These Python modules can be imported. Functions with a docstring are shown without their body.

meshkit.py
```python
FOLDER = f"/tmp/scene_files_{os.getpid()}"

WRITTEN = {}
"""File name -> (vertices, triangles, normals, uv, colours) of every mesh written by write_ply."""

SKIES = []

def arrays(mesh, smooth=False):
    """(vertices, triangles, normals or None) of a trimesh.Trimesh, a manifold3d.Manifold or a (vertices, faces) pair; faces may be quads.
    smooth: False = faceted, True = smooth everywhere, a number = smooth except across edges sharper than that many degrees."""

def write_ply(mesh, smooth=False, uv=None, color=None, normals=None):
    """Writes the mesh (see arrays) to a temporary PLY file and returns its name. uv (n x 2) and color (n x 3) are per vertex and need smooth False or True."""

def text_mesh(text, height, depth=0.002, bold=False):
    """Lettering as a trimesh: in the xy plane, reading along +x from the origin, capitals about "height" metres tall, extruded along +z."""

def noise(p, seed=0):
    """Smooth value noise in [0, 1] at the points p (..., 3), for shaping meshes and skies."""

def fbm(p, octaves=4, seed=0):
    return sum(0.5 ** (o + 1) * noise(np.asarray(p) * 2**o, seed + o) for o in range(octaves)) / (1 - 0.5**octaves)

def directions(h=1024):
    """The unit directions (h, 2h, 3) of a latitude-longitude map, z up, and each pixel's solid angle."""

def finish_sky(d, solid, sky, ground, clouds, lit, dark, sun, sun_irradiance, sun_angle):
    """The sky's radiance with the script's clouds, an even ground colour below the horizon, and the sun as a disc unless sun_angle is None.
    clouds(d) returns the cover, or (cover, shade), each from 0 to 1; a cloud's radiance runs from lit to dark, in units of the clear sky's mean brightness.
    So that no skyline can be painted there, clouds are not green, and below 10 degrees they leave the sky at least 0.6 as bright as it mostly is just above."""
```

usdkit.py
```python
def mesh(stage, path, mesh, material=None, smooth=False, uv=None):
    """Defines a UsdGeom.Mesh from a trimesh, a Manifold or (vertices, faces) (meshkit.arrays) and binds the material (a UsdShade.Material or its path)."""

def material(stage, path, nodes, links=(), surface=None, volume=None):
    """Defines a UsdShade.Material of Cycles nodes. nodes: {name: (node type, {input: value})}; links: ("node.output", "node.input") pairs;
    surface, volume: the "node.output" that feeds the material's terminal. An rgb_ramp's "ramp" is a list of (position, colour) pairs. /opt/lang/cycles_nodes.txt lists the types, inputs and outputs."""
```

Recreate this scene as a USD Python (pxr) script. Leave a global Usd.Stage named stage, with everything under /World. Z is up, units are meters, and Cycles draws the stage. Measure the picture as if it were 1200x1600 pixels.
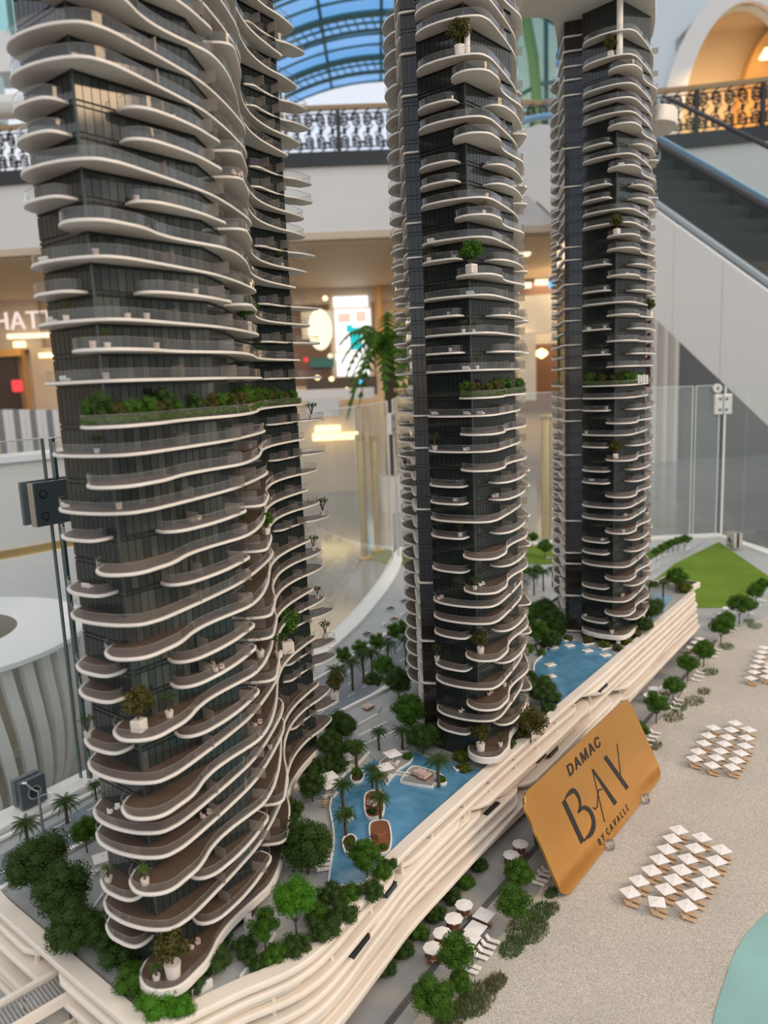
import math, random
import numpy as np, trimesh, manifold3d, usdkit, meshkit
import shapely.geometry as sg
from pxr import Usd, UsdGeom, UsdLux, UsdShade, Gf, Sdf
stage = Usd.Stage.CreateInMemory()
UsdGeom.SetStageUpAxis(stage, 'Z'); UsdGeom.SetStageMetersPerUnit(stage, 1.0)
W = '/World'
stage.SetDefaultPrim(UsdGeom.Xform.Define(stage, W).GetPrim())
rng = np.random.default_rng(7)

# ------------------------------------------------------------------ camera, sky, lamps, exposure
FPX, PITCH, ROLL, CZ = 1205.0, .1676, -.0421, 1.60
ct, st, cr, sr = math.cos(PITCH), math.sin(PITCH), math.cos(ROLL), math.sin(ROLL)
FW = np.array([0, ct, -st]); U0 = np.array([0, st, ct]); R0 = np.array([1., 0, 0])
RT = cr*R0 + sr*U0; UP = -sr*R0 + cr*U0
CAM = np.array([0, 0, CZ])
cam = UsdGeom.Camera.Define(stage, W + '/Camera')
mtx = np.eye(4); mtx[0, :3] = RT; mtx[1, :3] = UP; mtx[2, :3] = -FW; mtx[3, :3] = CAM
cam.AddTransformOp().Set(Gf.Matrix4d(*mtx.ravel().tolist()))
cam.CreateFocalLengthAttr(26.0); cam.CreateHorizontalApertureAttr(26.0*1200/FPX)
cam.CreateFStopAttr(26/8.5); cam.CreateFocusDistanceAttr(1.75)
cam.CreateClippingRangeAttr(Gf.Vec2f(.02, 200))
cam.CreateExposureAttr(0.92)

def mat(name, nodes, links=(), surface='p.BSDF'):
    return usdkit.material(stage, W + '/Looks/' + name, nodes, links, surface=surface)

sky = UsdLux.DomeLight.Define(stage, W + '/sky'); sky.CreateIntensityAttr(1.0)
skym = mat('sky', {'s': ('sky_texture', {'sky_type': 'multiple_scattering', 'sun_disc': False, 'sun_elevation': .75, 'sun_rotation': 2.6}),
    'tc': ('texture_coordinate', {}), 'n': ('noise_texture', {'scale': 2.2, 'detail': 6.0, 'roughness': .6}),
    'r': ('rgb_ramp', {'ramp': [(.36, (.55, .55, .55)), (.68, (1, 1, 1))]}),
    'm': ('mix', {'color2': (6.6, 6.1, 5.5)}), 'b': ('background_shader', {'strength': .078})},
    [('tc.generated', 'n.vector'), ('n.fac', 'r.fac'), ('r.color', 'm.fac'), ('s.color', 'm.color1'), ('m.color', 'b.color')], 'b.background')
UsdShade.MaterialBindingAPI.Apply(sky.GetPrim()).Bind(skym)

def lamp(name, loc, target, size, power, color):
    l = UsdLux.RectLight.Define(stage, W + '/' + name)
    z = np.array(loc, float) - np.array(target, float); z /= np.linalg.norm(z)
    x = np.cross([0, 1., .01], z); x /= np.linalg.norm(x); y = np.cross(z, x)
    m = np.eye(4); m[0, :3] = x; m[1, :3] = y; m[2, :3] = z; m[3, :3] = loc
    l.AddTransformOp().Set(Gf.Matrix4d(*m.ravel().tolist()))
    l.CreateWidthAttr(size[0]); l.CreateHeightAttr(size[1]); l.CreateIntensityAttr(power); l.CreateColorAttr(Gf.Vec3f(*color))
    return l
# warm hall lamps hung under the upper gallery on the sea side of the model and behind the visitor
lamp('hall_lamp', (5.5, .2, 5.0), (.4, 1.8, .6), (2.5, 1.6), 8, (1, .70, .42))
lamp('hall_lamp_001', (1.2, -3.0, 6.0), (.2, 2.0, .8), (3.0, 1.2), 3.5, (1, .80, .58))
lamp('soffit_lamp', (-1.0, 17.0, 4.0), (-1.0, 17.0, 0), (9, 3.5), 6, (1, .74, .45))
lamp('soffit_lamp_001', (-7.5, 17.0, 4.0), (-7.5, 17.0, 0), (5, 3.5), 6, (1, .74, .45))
lamp('soffit_lamp_002', (5.5, 19.0, 3.9), (5.5, 19.0, 0), (3, 3), 5, (1, .74, .45))
lamp('arch_lamp', (7.4, 16.4, 7.2), (7.4, 18.0, 6.0), (1.2, .8), 14, (1, .62, .25))

# ------------------------------------------------------------------ geometry helpers
def ray(px, py): return RT*(px - 600)/FPX - UP*(py - 800)/FPX + FW
def at(px, py, z): d = ray(px, py); return CAM + d*(z - CZ)/d[2]
def atd(px, py, y): d = ray(px, py); return CAM + d*y/d[1]
def at_plane(px, py, p0, n): d = ray(px, py); return CAM + d*np.dot(np.asarray(p0) - CAM, n)/np.dot(d, n)

count = {}
def numbered(path):
    if path not in count: count[path] = 0; return path
    count[path] += 1; return '%s_%03d' % (path, count[path])
def path_of(p): return W if p is None else (p if isinstance(p, str) else str(p.GetPath()))
def setp(prim, label=None, cat=None, group=None, kind=None):
    for k, v in (('label', label), ('category', cat), ('group', group), ('kind', kind)):
        if v: prim.SetCustomDataByKey(k, v)
    return prim
def obj(name, mesh, m, parent=None, smooth=False, label=None, cat=None, group=None, kind=None):
    if isinstance(mesh, MB): mesh = mesh.mesh()
    return setp(usdkit.mesh(stage, numbered(path_of(parent) + '/' + name), mesh, m, smooth).GetPrim(), label, cat, group, kind)
def xform(path, loc, rz, sc, ref=None):
    x = UsdGeom.Xform.Define(stage, path)
    if ref is not None:
        x.GetPrim().GetReferences().AddInternalReference(ref); x.GetPrim().SetInstanceable(True)
    x.ClearXformOpOrder()
    x.AddTranslateOp().Set(Gf.Vec3d(*map(float, loc))); x.AddRotateZOp().Set(float(math.degrees(rz)))
    s = (sc, sc, sc) if np.ndim(sc) == 0 else sc
    x.AddScaleOp().Set(Gf.Vec3f(*map(float, s)))
    return x.GetPrim()
def thing(name, label, cat, loc=(0, 0, 0), rz=0, group=None, sc=1):
    return setp(xform(numbered(W + '/' + name), loc, rz, sc), label, cat, group)
class Kind:
    """A kind of thing: the first one placed is built, all later ones reference it."""
    def __init__(self, name, cat, build): self.name, self.cat, self.build, self.first = name, cat, build, None
    def put(self, label, loc, rz=0, sc=1, group=None):
        path = numbered(W + '/' + self.name)
        if self.first is None:
            p = xform(path, loc, rz, sc); self.first = p.GetPath(); setp(p, label, self.cat, group); self.build(p)
        else:
            p = setp(xform(path, loc, rz, sc, self.first), label, self.cat, group)
            if not group and p.GetCustomDataByKey('group'): p.SetCustomDataByKey('group', label)
        return p

class MB:
    def __init__(s): s.v, s.f, s.n = [], [], 0
    def add(s, v, f):
        v = np.asarray(v, float); f = np.asarray(f, int)
        if f.shape[1] == 4: f = np.vstack([f[:, [0, 1, 2]], f[:, [0, 2, 3]]])
        s.v.append(v); s.f.append(f + s.n); s.n += len(v); return s
    def tm(s, t): return s.add(t.vertices, t.faces)
    def mesh(s): return np.vstack(s.v), np.vstack(s.f)
    def box(s, c, size, rz=0, M=None):
        a = np.array([[x, y, z] for x in (-.5, .5) for y in (-.5, .5) for z in (-.5, .5)])*np.asarray(size, float)
        if rz: a[:, :2] = a[:, :2] @ np.array([[math.cos(rz), math.sin(rz)], [-math.sin(rz), math.cos(rz)]])
        if M is not None: a = a @ np.asarray(M)
        return s.add(a + np.asarray(c, float), [[0, 1, 3, 2], [4, 6, 7, 5], [0, 4, 5, 1], [2, 3, 7, 6], [0, 2, 6, 4], [1, 5, 7, 3]])
    def slab4(s, a, b, c, d, th):
        """a thin plate with corners a b c d, thickened by th along its normal"""
        p = np.array([a, b, c, d], float); n = np.cross(p[1] - p[0], p[3] - p[0]); n = n/np.linalg.norm(n)*th
        return s.add(np.vstack([p, p + n]), [[3, 2, 1, 0], [4, 5, 6, 7], [0, 1, 5, 4], [1, 2, 6, 5], [2, 3, 7, 6], [3, 0, 4, 7]])
    def prism(s, poly, z0, z1, bev=0):
        v, f = prism(poly, z0, z1, bev); return s.add(v, f)
    def tube(s, pts, r, n=8, closed=False):
        pts = np.asarray(pts, float); r = np.broadcast_to(r, len(pts))
        t = np.gradient(pts, axis=0); t /= np.linalg.norm(t, axis=1, keepdims=True) + 1e-12
        ref = np.array([0, 0, 1.]) if abs(t[:, 2]).mean() < .8 else np.array([1., 0, 0])
        u = np.cross(t, ref); u /= np.linalg.norm(u, axis=1, keepdims=True) + 1e-12; w = np.cross(t, u)
        a = np.linspace(0, 2*np.pi, n, endpoint=False)
        v = (pts[:, None] + r[:, None, None]*(np.cos(a)[None, :, None]*u[:, None] + np.sin(a)[None, :, None]*w[:, None])).reshape(-1, 3)
        m = len(pts); f = [[i*n + j, i*n + (j + 1) % n, (i + 1)*n + (j + 1) % n, (i + 1)*n + j] for i in range(m - 1) for j in range(n)]
        s.add(v, f)
        for base, rev in ((0, 0), ((m - 1)*n, 1)):
            k = [[base, base + j, base + j + 1] if rev else [base, base + j + 1, base + j] for j in range(1, n - 1)]
            s.add(v, np.array(k))
        return s
    def lathe(s, prof, c=(0, 0, 0), n=20):
        prof = np.asarray(prof, float); a = np.linspace(0, 2*np.pi, n, endpoint=False)
        v = np.stack([prof[:, None, 0]*np.cos(a), prof[:, None, 0]*np.sin(a), np.repeat(prof[:, 1:2], n, 1)], -1).reshape(-1, 3) + c
        f = [[i*n + j, i*n + (j + 1) % n, (i + 1)*n + (j + 1) % n, (i + 1)*n + j] for i in range(len(prof) - 1) for j in range(n)]
        return s.add(v, f)
    def wall(s, pts, t, z0, z1, closed=False):
        """an upright strip of thickness t following the plan line pts; z0 and z1 may vary"""
        p = np.asarray(pts, float)[:, :2]; nrm = normals(p, closed)
        z0 = np.broadcast_to(z0, len(p)); z1 = np.broadcast_to(z1, len(p))
        o, i = p + nrm*t/2, p - nrm*t/2
        v = np.concatenate([np.c_[o, z0], np.c_[o, z1], np.c_[i, z1], np.c_[i, z0]]); m = len(p); f = []
        for k in range(m if closed else m - 1):
            l = (k + 1) % m
            for a in range(4): b = (a + 1) % 4; f.append([a*m + k, a*m + l, b*m + l, b*m + k])
        if not closed: f += [[0, m, 2*m, 3*m], [m - 1, 4*m - 1, 3*m - 1, 2*m - 1]]
        return s.add(v, f)
def normals(p, closed=False):
    d = np.roll(p, -1, 0) - np.roll(p, 1, 0) if closed else np.gradient(p, axis=0)
    n = np.c_[d[:, 1], -d[:, 0]]; return n/(np.linalg.norm(n, axis=1, keepdims=True) + 1e-12)
def ccw(p):
    p = np.asarray(p, float); a = np.sum(p[:, 0]*np.roll(p[:, 1], -1) - np.roll(p[:, 0], -1)*p[:, 1])
    return p if a > 0 else p[::-1]
def tri(p): return np.asarray(manifold3d.triangulate([np.asarray(p, float)]))
def prism(poly, z0, z1, bev=0):
    p = ccw(poly); m = len(p); n = normals(p, True)
    prof = [(0, z0), (0, z1)] if not bev else [(bev, z0), (bev*.3, z0 + bev*.3), (0, z0 + bev), (0, z1 - bev), (bev*.3, z1 - bev*.3), (bev, z1)]
    v = np.concatenate([np.c_[p - n*i, np.full(m, z)] for i, z in prof]); f = []
    for a in range(len(prof) - 1):
        for k in range(m): l = (k + 1) % m; f += [[a*m + k, a*m + l, (a + 1)*m + l], [a*m + k, (a + 1)*m + l, (a + 1)*m + k]]
    t = tri(p); return v, np.vstack([np.array(f), t + (len(prof) - 1)*m, t[:, ::-1]])
def spline(pts, step, closed=False):
    p = np.asarray(pts, float)
    q = np.vstack([p[-1:], p, p[:2]]) if closed else np.vstack([2*p[0] - p[1], p, 2*p[-1] - p[-2]])
    out = []
    for i in range(1, len(q) - 2):
        a, b, c, d = q[i - 1:i + 3]; n = max(1, int(round(np.linalg.norm(c - b)/step)))
        t = (np.arange(n)/n)[:, None]
        out.append(.5*(2*b + (c - a)*t + (2*a - 5*b + 4*c - d)*t**2 + (3*b - a - 3*c + d)*t**3))
    if not closed: out.append(p[-1:])
    return np.vstack(out)
def along(pts, step):
    p = np.asarray(pts, float); out = []
    for a, b in zip(p[:-1], p[1:]):
        n = max(1, int(round(np.linalg.norm(b - a)/step))); out.append(a + (b - a)*(np.arange(n)/n)[:, None])
    return np.vstack(out + [p[-1:]])
def rbox(size, r, n=1):
    """a box with rounded edges, centred, as (v, f)"""
    h = np.asarray(size, float)/2 - r
    b = trimesh.creation.icosphere(n, r); v = np.asarray(b.vertices); pts = np.vstack([v + h*np.array(s) for s in np.ndindex(2, 2, 2) for s in [np.array(s)*2 - 1]])
    m = manifold3d.Manifold.hull_points(pts).to_mesh(); return np.asarray(m.vert_properties)[:, :3], np.asarray(m.tri_verts)
def moved(vf, loc, rz=0, M=None):
    v = np.asarray(vf[0], float)
    if M is not None: v = v @ np.asarray(M).T
    if rz: c, s = math.cos(rz), math.sin(rz); v = v @ np.array([[c, s, 0], [-s, c, 0], [0, 0, 1]])
    return v + np.asarray(loc, float), vf[1]
def rotx(a): c, s = math.cos(a), math.sin(a); return np.array([[1, 0, 0], [0, c, -s], [0, s, c]])
def roty(a): c, s = math.cos(a), math.sin(a); return np.array([[c, 0, s], [0, 1, 0], [-s, 0, c]])
def rotz(a): c, s = math.cos(a), math.sin(a); return np.array([[c, -s, 0], [s, c, 0], [0, 0, 1]])
ORD = 'ground first second third fourth fifth sixth seventh eighth ninth tenth eleventh twelfth thirteenth fourteenth fifteenth sixteenth seventeenth eighteenth nineteenth twentieth'.split()
ORD += ['twenty-' + w for w in ORD[1:10]] + ['thirtieth'] + ['thirty-' + w for w in ORD[1:10]] + ['fortieth'] + ['forty-' + w for w in ORD[1:10]] + ['fiftieth']

# ------------------------------------------------------------------ materials
def plain(name, col, rough=.5, metal=0, spec=.5, var=0, scale=20, bump=0, bscale=200, **kw):
    nodes = {'p': ('principled_bsdf', {'base_color': col, 'roughness': rough, 'metallic': metal, 'specular_ior_level': spec, **kw})}; links = []
    if var or bump: nodes['tc'] = ('texture_coordinate', {})
    if var:
        lo = tuple(max(0, c*(1 - var)) for c in col); hi = tuple(min(1, c*(1 + var)) for c in col)
        nodes['n'] = ('noise_texture', {'scale': scale, 'detail': 5.0}); nodes['r'] = ('rgb_ramp', {'ramp': [(.3, lo), (.7, hi)]})
        links += [('tc.object', 'n.vector'), ('n.fac', 'r.fac'), ('r.color', 'p.base_color')]
    if bump:
        nodes['bn'] = ('noise_texture', {'scale': bscale, 'detail': 4.0}); nodes['b'] = ('bump', {'strength': bump, 'distance': .002})
        links += [('tc.object', 'bn.vector'), ('bn.fac', 'b.height'), ('b.normal', 'p.normal')]
    return mat(name, nodes, links)
def leaf(name, a, b, rough=.6):
    return mat(name, {'g': ('geometry', {}), 'r': ('rgb_ramp', {'ramp': [(0, a), (1, b)]}), 'p': ('principled_bsdf', {'roughness': rough, 'specular_ior_level': .25}),
        't': ('translucent_bsdf', {}), 'm': ('mix_closure', {'fac': .22})},
        [('g.random_per_island', 'r.fac'), ('r.color', 'p.base_color'), ('r.color', 't.color'), ('p.BSDF', 'm.closure1'), ('t.BSDF', 'm.closure2')], 'm.closure')
def glass(name, tint, ior=1.45, veil=0, veilcol=(.5, .5, .5), rough=0.0):
    nodes = {'t': ('transparent_bsdf', {'color': tint}), 'g': ('glossy_bsdf', {'color': (1, 1, 1), 'roughness': rough}), 'f': ('fresnel', {'IOR': ior}), 'm': ('mix_closure', {}), 'ge': ('geometry', {}), 'k': ('math', {'math_type': 'subtract', 'value1': 1.0}), 'x': ('math', {'math_type': 'multiply'})}
    links = [('ge.backfacing', 'k.value2'), ('k.value', 'x.value1'), ('f.fac', 'x.value2'), ('x.value', 'm.fac'), ('t.BSDF', 'm.closure1'), ('g.BSDF', 'm.closure2')]
    if veil:
        nodes['d'] = ('diffuse_bsdf', {'color': veilcol}); nodes['v'] = ('mix_closure', {'fac': veil})
        links += [('m.closure', 'v.closure1'), ('d.BSDF', 'v.closure2')]
    return mat(name, nodes, links, 'v.closure' if veil else 'm.closure')
def emit(name, col, s): return mat(name, {'e': ('emission', {'color': col, 'strength': s})}, (), 'e.emission')
SLAB = plain('slab_cream', (.80, .75, .68), .45, var=.03, scale=30)
DECK = mat('deck_wood', {'tc': ('texture_coordinate', {}), 'w': ('wave_texture', {'scale': 60.0, 'distortion': 2.0, 'detail': 3.0}), 'n': ('noise_texture', {'scale': 25.0, 'detail': 4.0}),
    'r': ('rgb_ramp', {'ramp': [(.2, (.060, .038, .026)), (.8, (.125, .082, .058))]}), 'mx': ('math', {'math_type': 'multiply_add', 'value2': .35}), 'p': ('principled_bsdf', {'roughness': .5})},
    [('tc.object', 'w.vector'), ('tc.object', 'n.vector'), ('w.fac', 'mx.value1'), ('n.fac', 'mx.value3'), ('mx.value', 'r.fac'), ('r.color', 'p.base_color')])
RAIL = glass('balcony_glass', (.90, .91, .91), 1.4, .035, (.62, .60, .57))
FROST = glass('partition_glass', (.72, .68, .63), 1.4, .22, (.50, .44, .38))
def facade(name, a, b, rough=.08):
    return mat(name, {'g': ('geometry', {}), 'r': ('rgb_ramp', {'ramp': [(0, a), (1, b)]}), 'p': ('principled_bsdf', {'roughness': rough, 'specular_ior_level': .5})},
        [('g.random_per_island', 'r.fac'), ('r.color', 'p.base_color')])
PANE = [facade('tower_glass_%s' % w, tuple(x*k for x in (.052, .058, .050)), tuple(x*k*1.1 for x in (.052, .058, .050))) for w, k in (('dark', .55), ('mid', 1.0), ('pale', 1.5))]
PANES = facade('tower_glass', (.022, .028, .026), (.082, .092, .082))
PANES_WARM = facade('tower_glass_bronze', (.022, .016, .013), (.060, .045, .036))
CORE = plain('mullion_black', (.012, .012, .012), .35)
CREAM = plain('podium_cream', (.82, .74, .64), .5, var=.04, scale=12)
WHITE = plain('white_paint', (.84, .83, .80), .45)
PAVE = plain('paving_grey', (.34, .34, .33), .7, var=.10, scale=18, bump=.1)
PAVE2 = plain('paving_pale', (.40, .42, .42), .6, var=.06, scale=9)
POOL = mat('pool_water', {'tc': ('texture_coordinate', {}), 'n': ('noise_texture', {'scale': 22.0, 'detail': 5.0}), 'r': ('rgb_ramp', {'ramp': [(.3, (.065, .215, .36)), (.7, (.125, .325, .49))]}),
    'b2': ('noise_texture', {'scale': 160.0, 'detail': 3.0}), 'b': ('bump', {'strength': .25, 'distance': .001}), 'p': ('principled_bsdf', {'roughness': .12, 'coat_weight': .6})},
    [('tc.object', 'n.vector'), ('tc.object', 'b2.vector'), ('n.fac', 'r.fac'), ('r.color', 'p.base_color'), ('b2.fac', 'b.height'), ('b.normal', 'p.normal')])
SEA = plain('sea_turquoise', (.24, .45, .43), .2, var=.12, scale=6, bump=.2, bscale=90)
SAND = mat('sand', {'tc': ('texture_coordinate', {}), 'n': ('noise_texture', {'scale': 420.0, 'detail': 3.0}), 'n2': ('noise_texture', {'scale': 5.0, 'detail': 4.0}),
    'r': ('rgb_ramp', {'ramp': [(.30, (.37, .34, .295)), (.5, (.56, .525, .47)), (.70, (.74, .705, .645))]}), 'r2': ('rgb_ramp', {'ramp': [(.3, (.86, .86, .86)), (.7, (1, 1, 1))]}),
    'm': ('mix', {'mix_type': 'multiply', 'fac': 1.0}), 'b': ('bump', {'strength': .6, 'distance': .003}), 'p': ('principled_bsdf', {'roughness': .9, 'specular_ior_level': .2})},
    [('tc.object', 'n.vector'), ('tc.object', 'n2.vector'), ('n.fac', 'r.fac'), ('n2.fac', 'r2.fac'), ('r.color', 'm.color1'), ('r2.color', 'm.color2'), ('m.color', 'p.base_color'), ('n.fac', 'b.height'), ('b.normal', 'p.normal')])
LAWN = plain('lawn_green', (.135, .22, .028), .9, var=.12, scale=6, spec=.1, bump=.4, bscale=400)
GRASS = plain('verge_green', (.07, .16, .02), .9, var=.3, scale=60, spec=.1, bump=.5, bscale=300)
ROAD = plain('road_grey', (.21, .245, .285), .6, var=.06, scale=8)
LINE = plain('line_white', (.75, .78, .80), .6)
SOIL = plain('soil', (.05, .035, .025), .95, var=.3, scale=80)
L_GREEN = leaf('leaf_green', (.060, .145, .012), (.25, .42, .055)); L_DARK = leaf('leaf_dark', (.045, .090, .016), (.20, .28, .060))
L_BRIGHT = leaf('leaf_bright', (.07, .22, .012), (.22, .46, .045)); L_OLIVE = leaf('leaf_olive', (.09, .085, .018), (.27, .23, .07))
L_YELLOW = leaf('leaf_yellow', (.10, .13, .01), (.26, .25, .03)); L_PALM = leaf('leaf_palm', (.04, .085, .014), (.16, .24, .05))
BARK = plain('bark', (.085, .055, .035), .9, var=.3, scale=200)
POT = plain('pot_cream', (.78, .70, .62), .55); PINK = plain('cushion_blush', (.66, .52, .45), .8); OFFW = plain('cushion_white', (.82, .80, .77), .8)
TEAK = plain('teak_brown', (.22, .085, .035), .5, var=.2, scale=300); TAN = plain('wood_tan', (.58, .40, .24), .6, var=.1, scale=200)
CANVAS = plain('canvas_white', (.86, .85, .84), .8)
GOLDP = mat('plaque_gold', {'tc': ('texture_coordinate', {}), 'n': ('noise_texture', {'scale': 7.0, 'detail': 3.0}), 'r': ('rgb_ramp', {'ramp': [(.3, (.56, .27, .065)), (.7, (.62, .31, .085))]}),
    'p': ('principled_bsdf', {'metallic': .6, 'roughness': .13})}, [('tc.object', 'n.vector'), ('n.fac', 'r.fac'), ('r.color', 'p.base_color')])
BLACK = plain('letter_black', (.012, .010, .009), .35)
CLEAR = mat('acrylic', {'p': ('principled_bsdf', {'base_color': (.97, .97, .97), 'roughness': .03, 'transmission_weight': 1.0, 'ior': 1.45})})
BARRIER = glass('barrier_glass', (.955, .975, .965), 1.45, .035, (.75, .82, .80), .01)
EDGE = plain('glass_edge', (.03, .06, .055), .15, coat_weight=.5); EDGE_PALE = plain('glass_edge_pale', (.78, .80, .76), .2)
STEEL = plain('brushed_steel', (.62, .58, .54), .28, 1.0); DARKST = plain('dark_steel', (.10, .125, .14), .3, .5)
BRASS = plain('brass', (.75, .50, .16), .25, 1.0)
FLOORM = mat('mall_floor', {'tc': ('texture_coordinate', {}), 'n': ('noise_texture', {'scale': .9, 'detail': 6.0, 'distortion': 1.0}), 'r': ('rgb_ramp', {'ramp': [(.3, (.15, .146, .138)), (.7, (.235, .23, .22))]}),
    'p': ('principled_bsdf', {'roughness': .12, 'specular_ior_level': .6})}, [('tc.object', 'n.vector'), ('n.fac', 'r.fac'), ('r.color', 'p.base_color')])
WALLW = plain('plaster_white', (.74, .72, .69), .6, var=.02, scale=2); WALLC = plain('plaster_warm', (.62, .50, .36), .6, var=.04, scale=2)
IRON = plain('wrought_iron', (.020, .017, .015), .4); BRONZE = plain('handrail_bronze', (.30, .20, .10), .3, .6)
RUBBER = plain('rubber_black', (.015, .016, .018), .4); STEP = plain('step_dark', (.018, .02, .022), .6); SKIRT = plain('skirt_blue', (.34, .55, .72), .2, .4)
ESCG = glass('escalator_glass', (.90, .93, .92), 1.12, .012, (.55, .62, .60))
VAULTG = glass('vault_glass', (.50, .76, 1.0), 1.3, .04, (.55, .7, .85)); GSTEEL = plain('vault_steel_green', (.10, .19, .15), .5)
PALEG = mat('window_pale', {'d': ('translucent_bsdf', {'color': (.92, .95, .78)}), 't': ('transparent_bsdf', {'color': (.92, .96, .80)}), 'm': ('mix_closure', {'fac': .3})}, [('d.BSDF', 'm.closure1'), ('t.BSDF', 'm.closure2')], 'm.closure')
SCREEN = emit('screen_white', (1, .98, .95), .75); SCREEN_T = emit('screen_teal', (.03, .50, .52), .7); SCREEN_P = emit('screen_peach', (1, .62, .50), .6)
WARM = emit('lamp_warm', (1, .72, .36), 1.5); WARMS = emit('lamp_cream', (1, .84, .58), .8); BLUEL = emit('lamp_blue', (.1, .55, 1), .8); LETW = emit('letters_lit', (1, .80, .72), .55); REDL = emit('lamp_red', (1, .08, .08), .6)
SHOPD = plain('shop_dark', (.06, .045, .04), .4); SHOPB = plain('shop_brown', (.16, .085, .055), .4); SHOPO = plain('shop_orange', (.72, .40, .13), .4); STONE = plain('stone_beige', (.56, .47, .38), .5, var=.06, scale=3)

# ------------------------------------------------------------------ the hall: floor, gallery, shops, vault, escalator
ZP, ZG, H = .632, .43, .042           # deck of the podium, ground of the model, one storey
S = 'structure'
def box_obj(name, c, size, m, parent=None, rz=0, **kw): return obj(name, MB().box(c, size, rz), m, parent, **kw)
box_obj('floor', (0, 10, -.05), (80, 60, .1), FLOORM, kind=S)
box_obj('wall_side', (16, 12, 2.6), (.3, 26, 5.2), WALLW, kind=S)
box_obj('wall_left', (-13, 12, 2.6), (.3, 26, 5.2), WALLC, kind=S)
# upper gallery: a cream fascia with a black foot, its floor and the ornate railing
GY = 14.0
def gallery_line(x): return GY - .018*max(0, x - 3.2)**2*2.2 if x > 3.2 else GY + .012*(x + 1)**2
gx = np.arange(-10.5, 9.6, .5); gl = np.array([[x, gallery_line(x)] for x in gx])
wg = obj('wall_gallery', MB().wall(gl, .3, 4.05, 5.28), WALLW, kind=S)
obj('base_moulding', MB().wall(gl - [0, .04], .36, 5.22, 5.42), RUBBER, wg)
slab = np.vstack([gl, [[9.5, 20.4], [-10.5, 20.4]]])
obj('ceiling_gallery', MB().prism(slab, 4.00, 4.10), WALLC, kind=S)
obj('trim_1', MB().wall(gl - [0, .02], .34, 4.04, 4.16), WALLC, kind=S)
# railing: bars every 1.2 m, scrollwork panels between
rail = thing('gallery_railing', 'ornate black wrought iron railing with bronze handrail along the upper gallery', 'railing')
obj('handrail', MB().wall(gl, .09, 6.16, 6.23), BRONZE, rail)
obj('bottom_rail', MB().wall(gl, .05, 5.44, 5.50), IRON, rail)
def scroll_panel(a, b, seed):
    """one panel of scrolls between the plan points a and b"""
    mb = MB(); d = b - a; L = np.linalg.norm(d); d /= L
    P = lambda u, z: np.array([a[0] + d[0]*u, a[1] + d[1]*u, z])
    n = int(L/.2)
    for i in range(n):
        u0 = (i + .5)*L/n
        for sgn, zc in ((1, 5.98), (-1, 5.66)):
            t = np.linspace(0, 3.6*math.pi, 26); r = .085*(1 - t/14.5); fl = 1 if (i + (sgn > 0)) % 2 else -1
            mb.tube([P(u0 + fl*r[k]*math.cos(t[k]), zc + sgn*r[k]*math.sin(t[k])*1.35) for k in range(26)], .019, 5)
        mb.tube([P(u0 + .09*math.sin(k*1.3), 5.5 + k*.066) for k in range(11)], .012, 5)
        q = moved(rbox((.06, .02, .11), .008), P(u0, 5.82)); mb.add(*q)
    for z in (5.56, 6.10): mb.tube([P(0, z), P(L, z)], .012, 5)
    return mb
for i in range(0, len(gl) - 2, 2):
    if gl[i][0] < -9: continue
    obj('post', MB().box((*gl[i], 5.84), (.07, .07, .72)), IRON, rail)
    obj('scroll_panel', scroll_panel(gl[i], gl[i + 2], i), IRON, rail)
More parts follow.
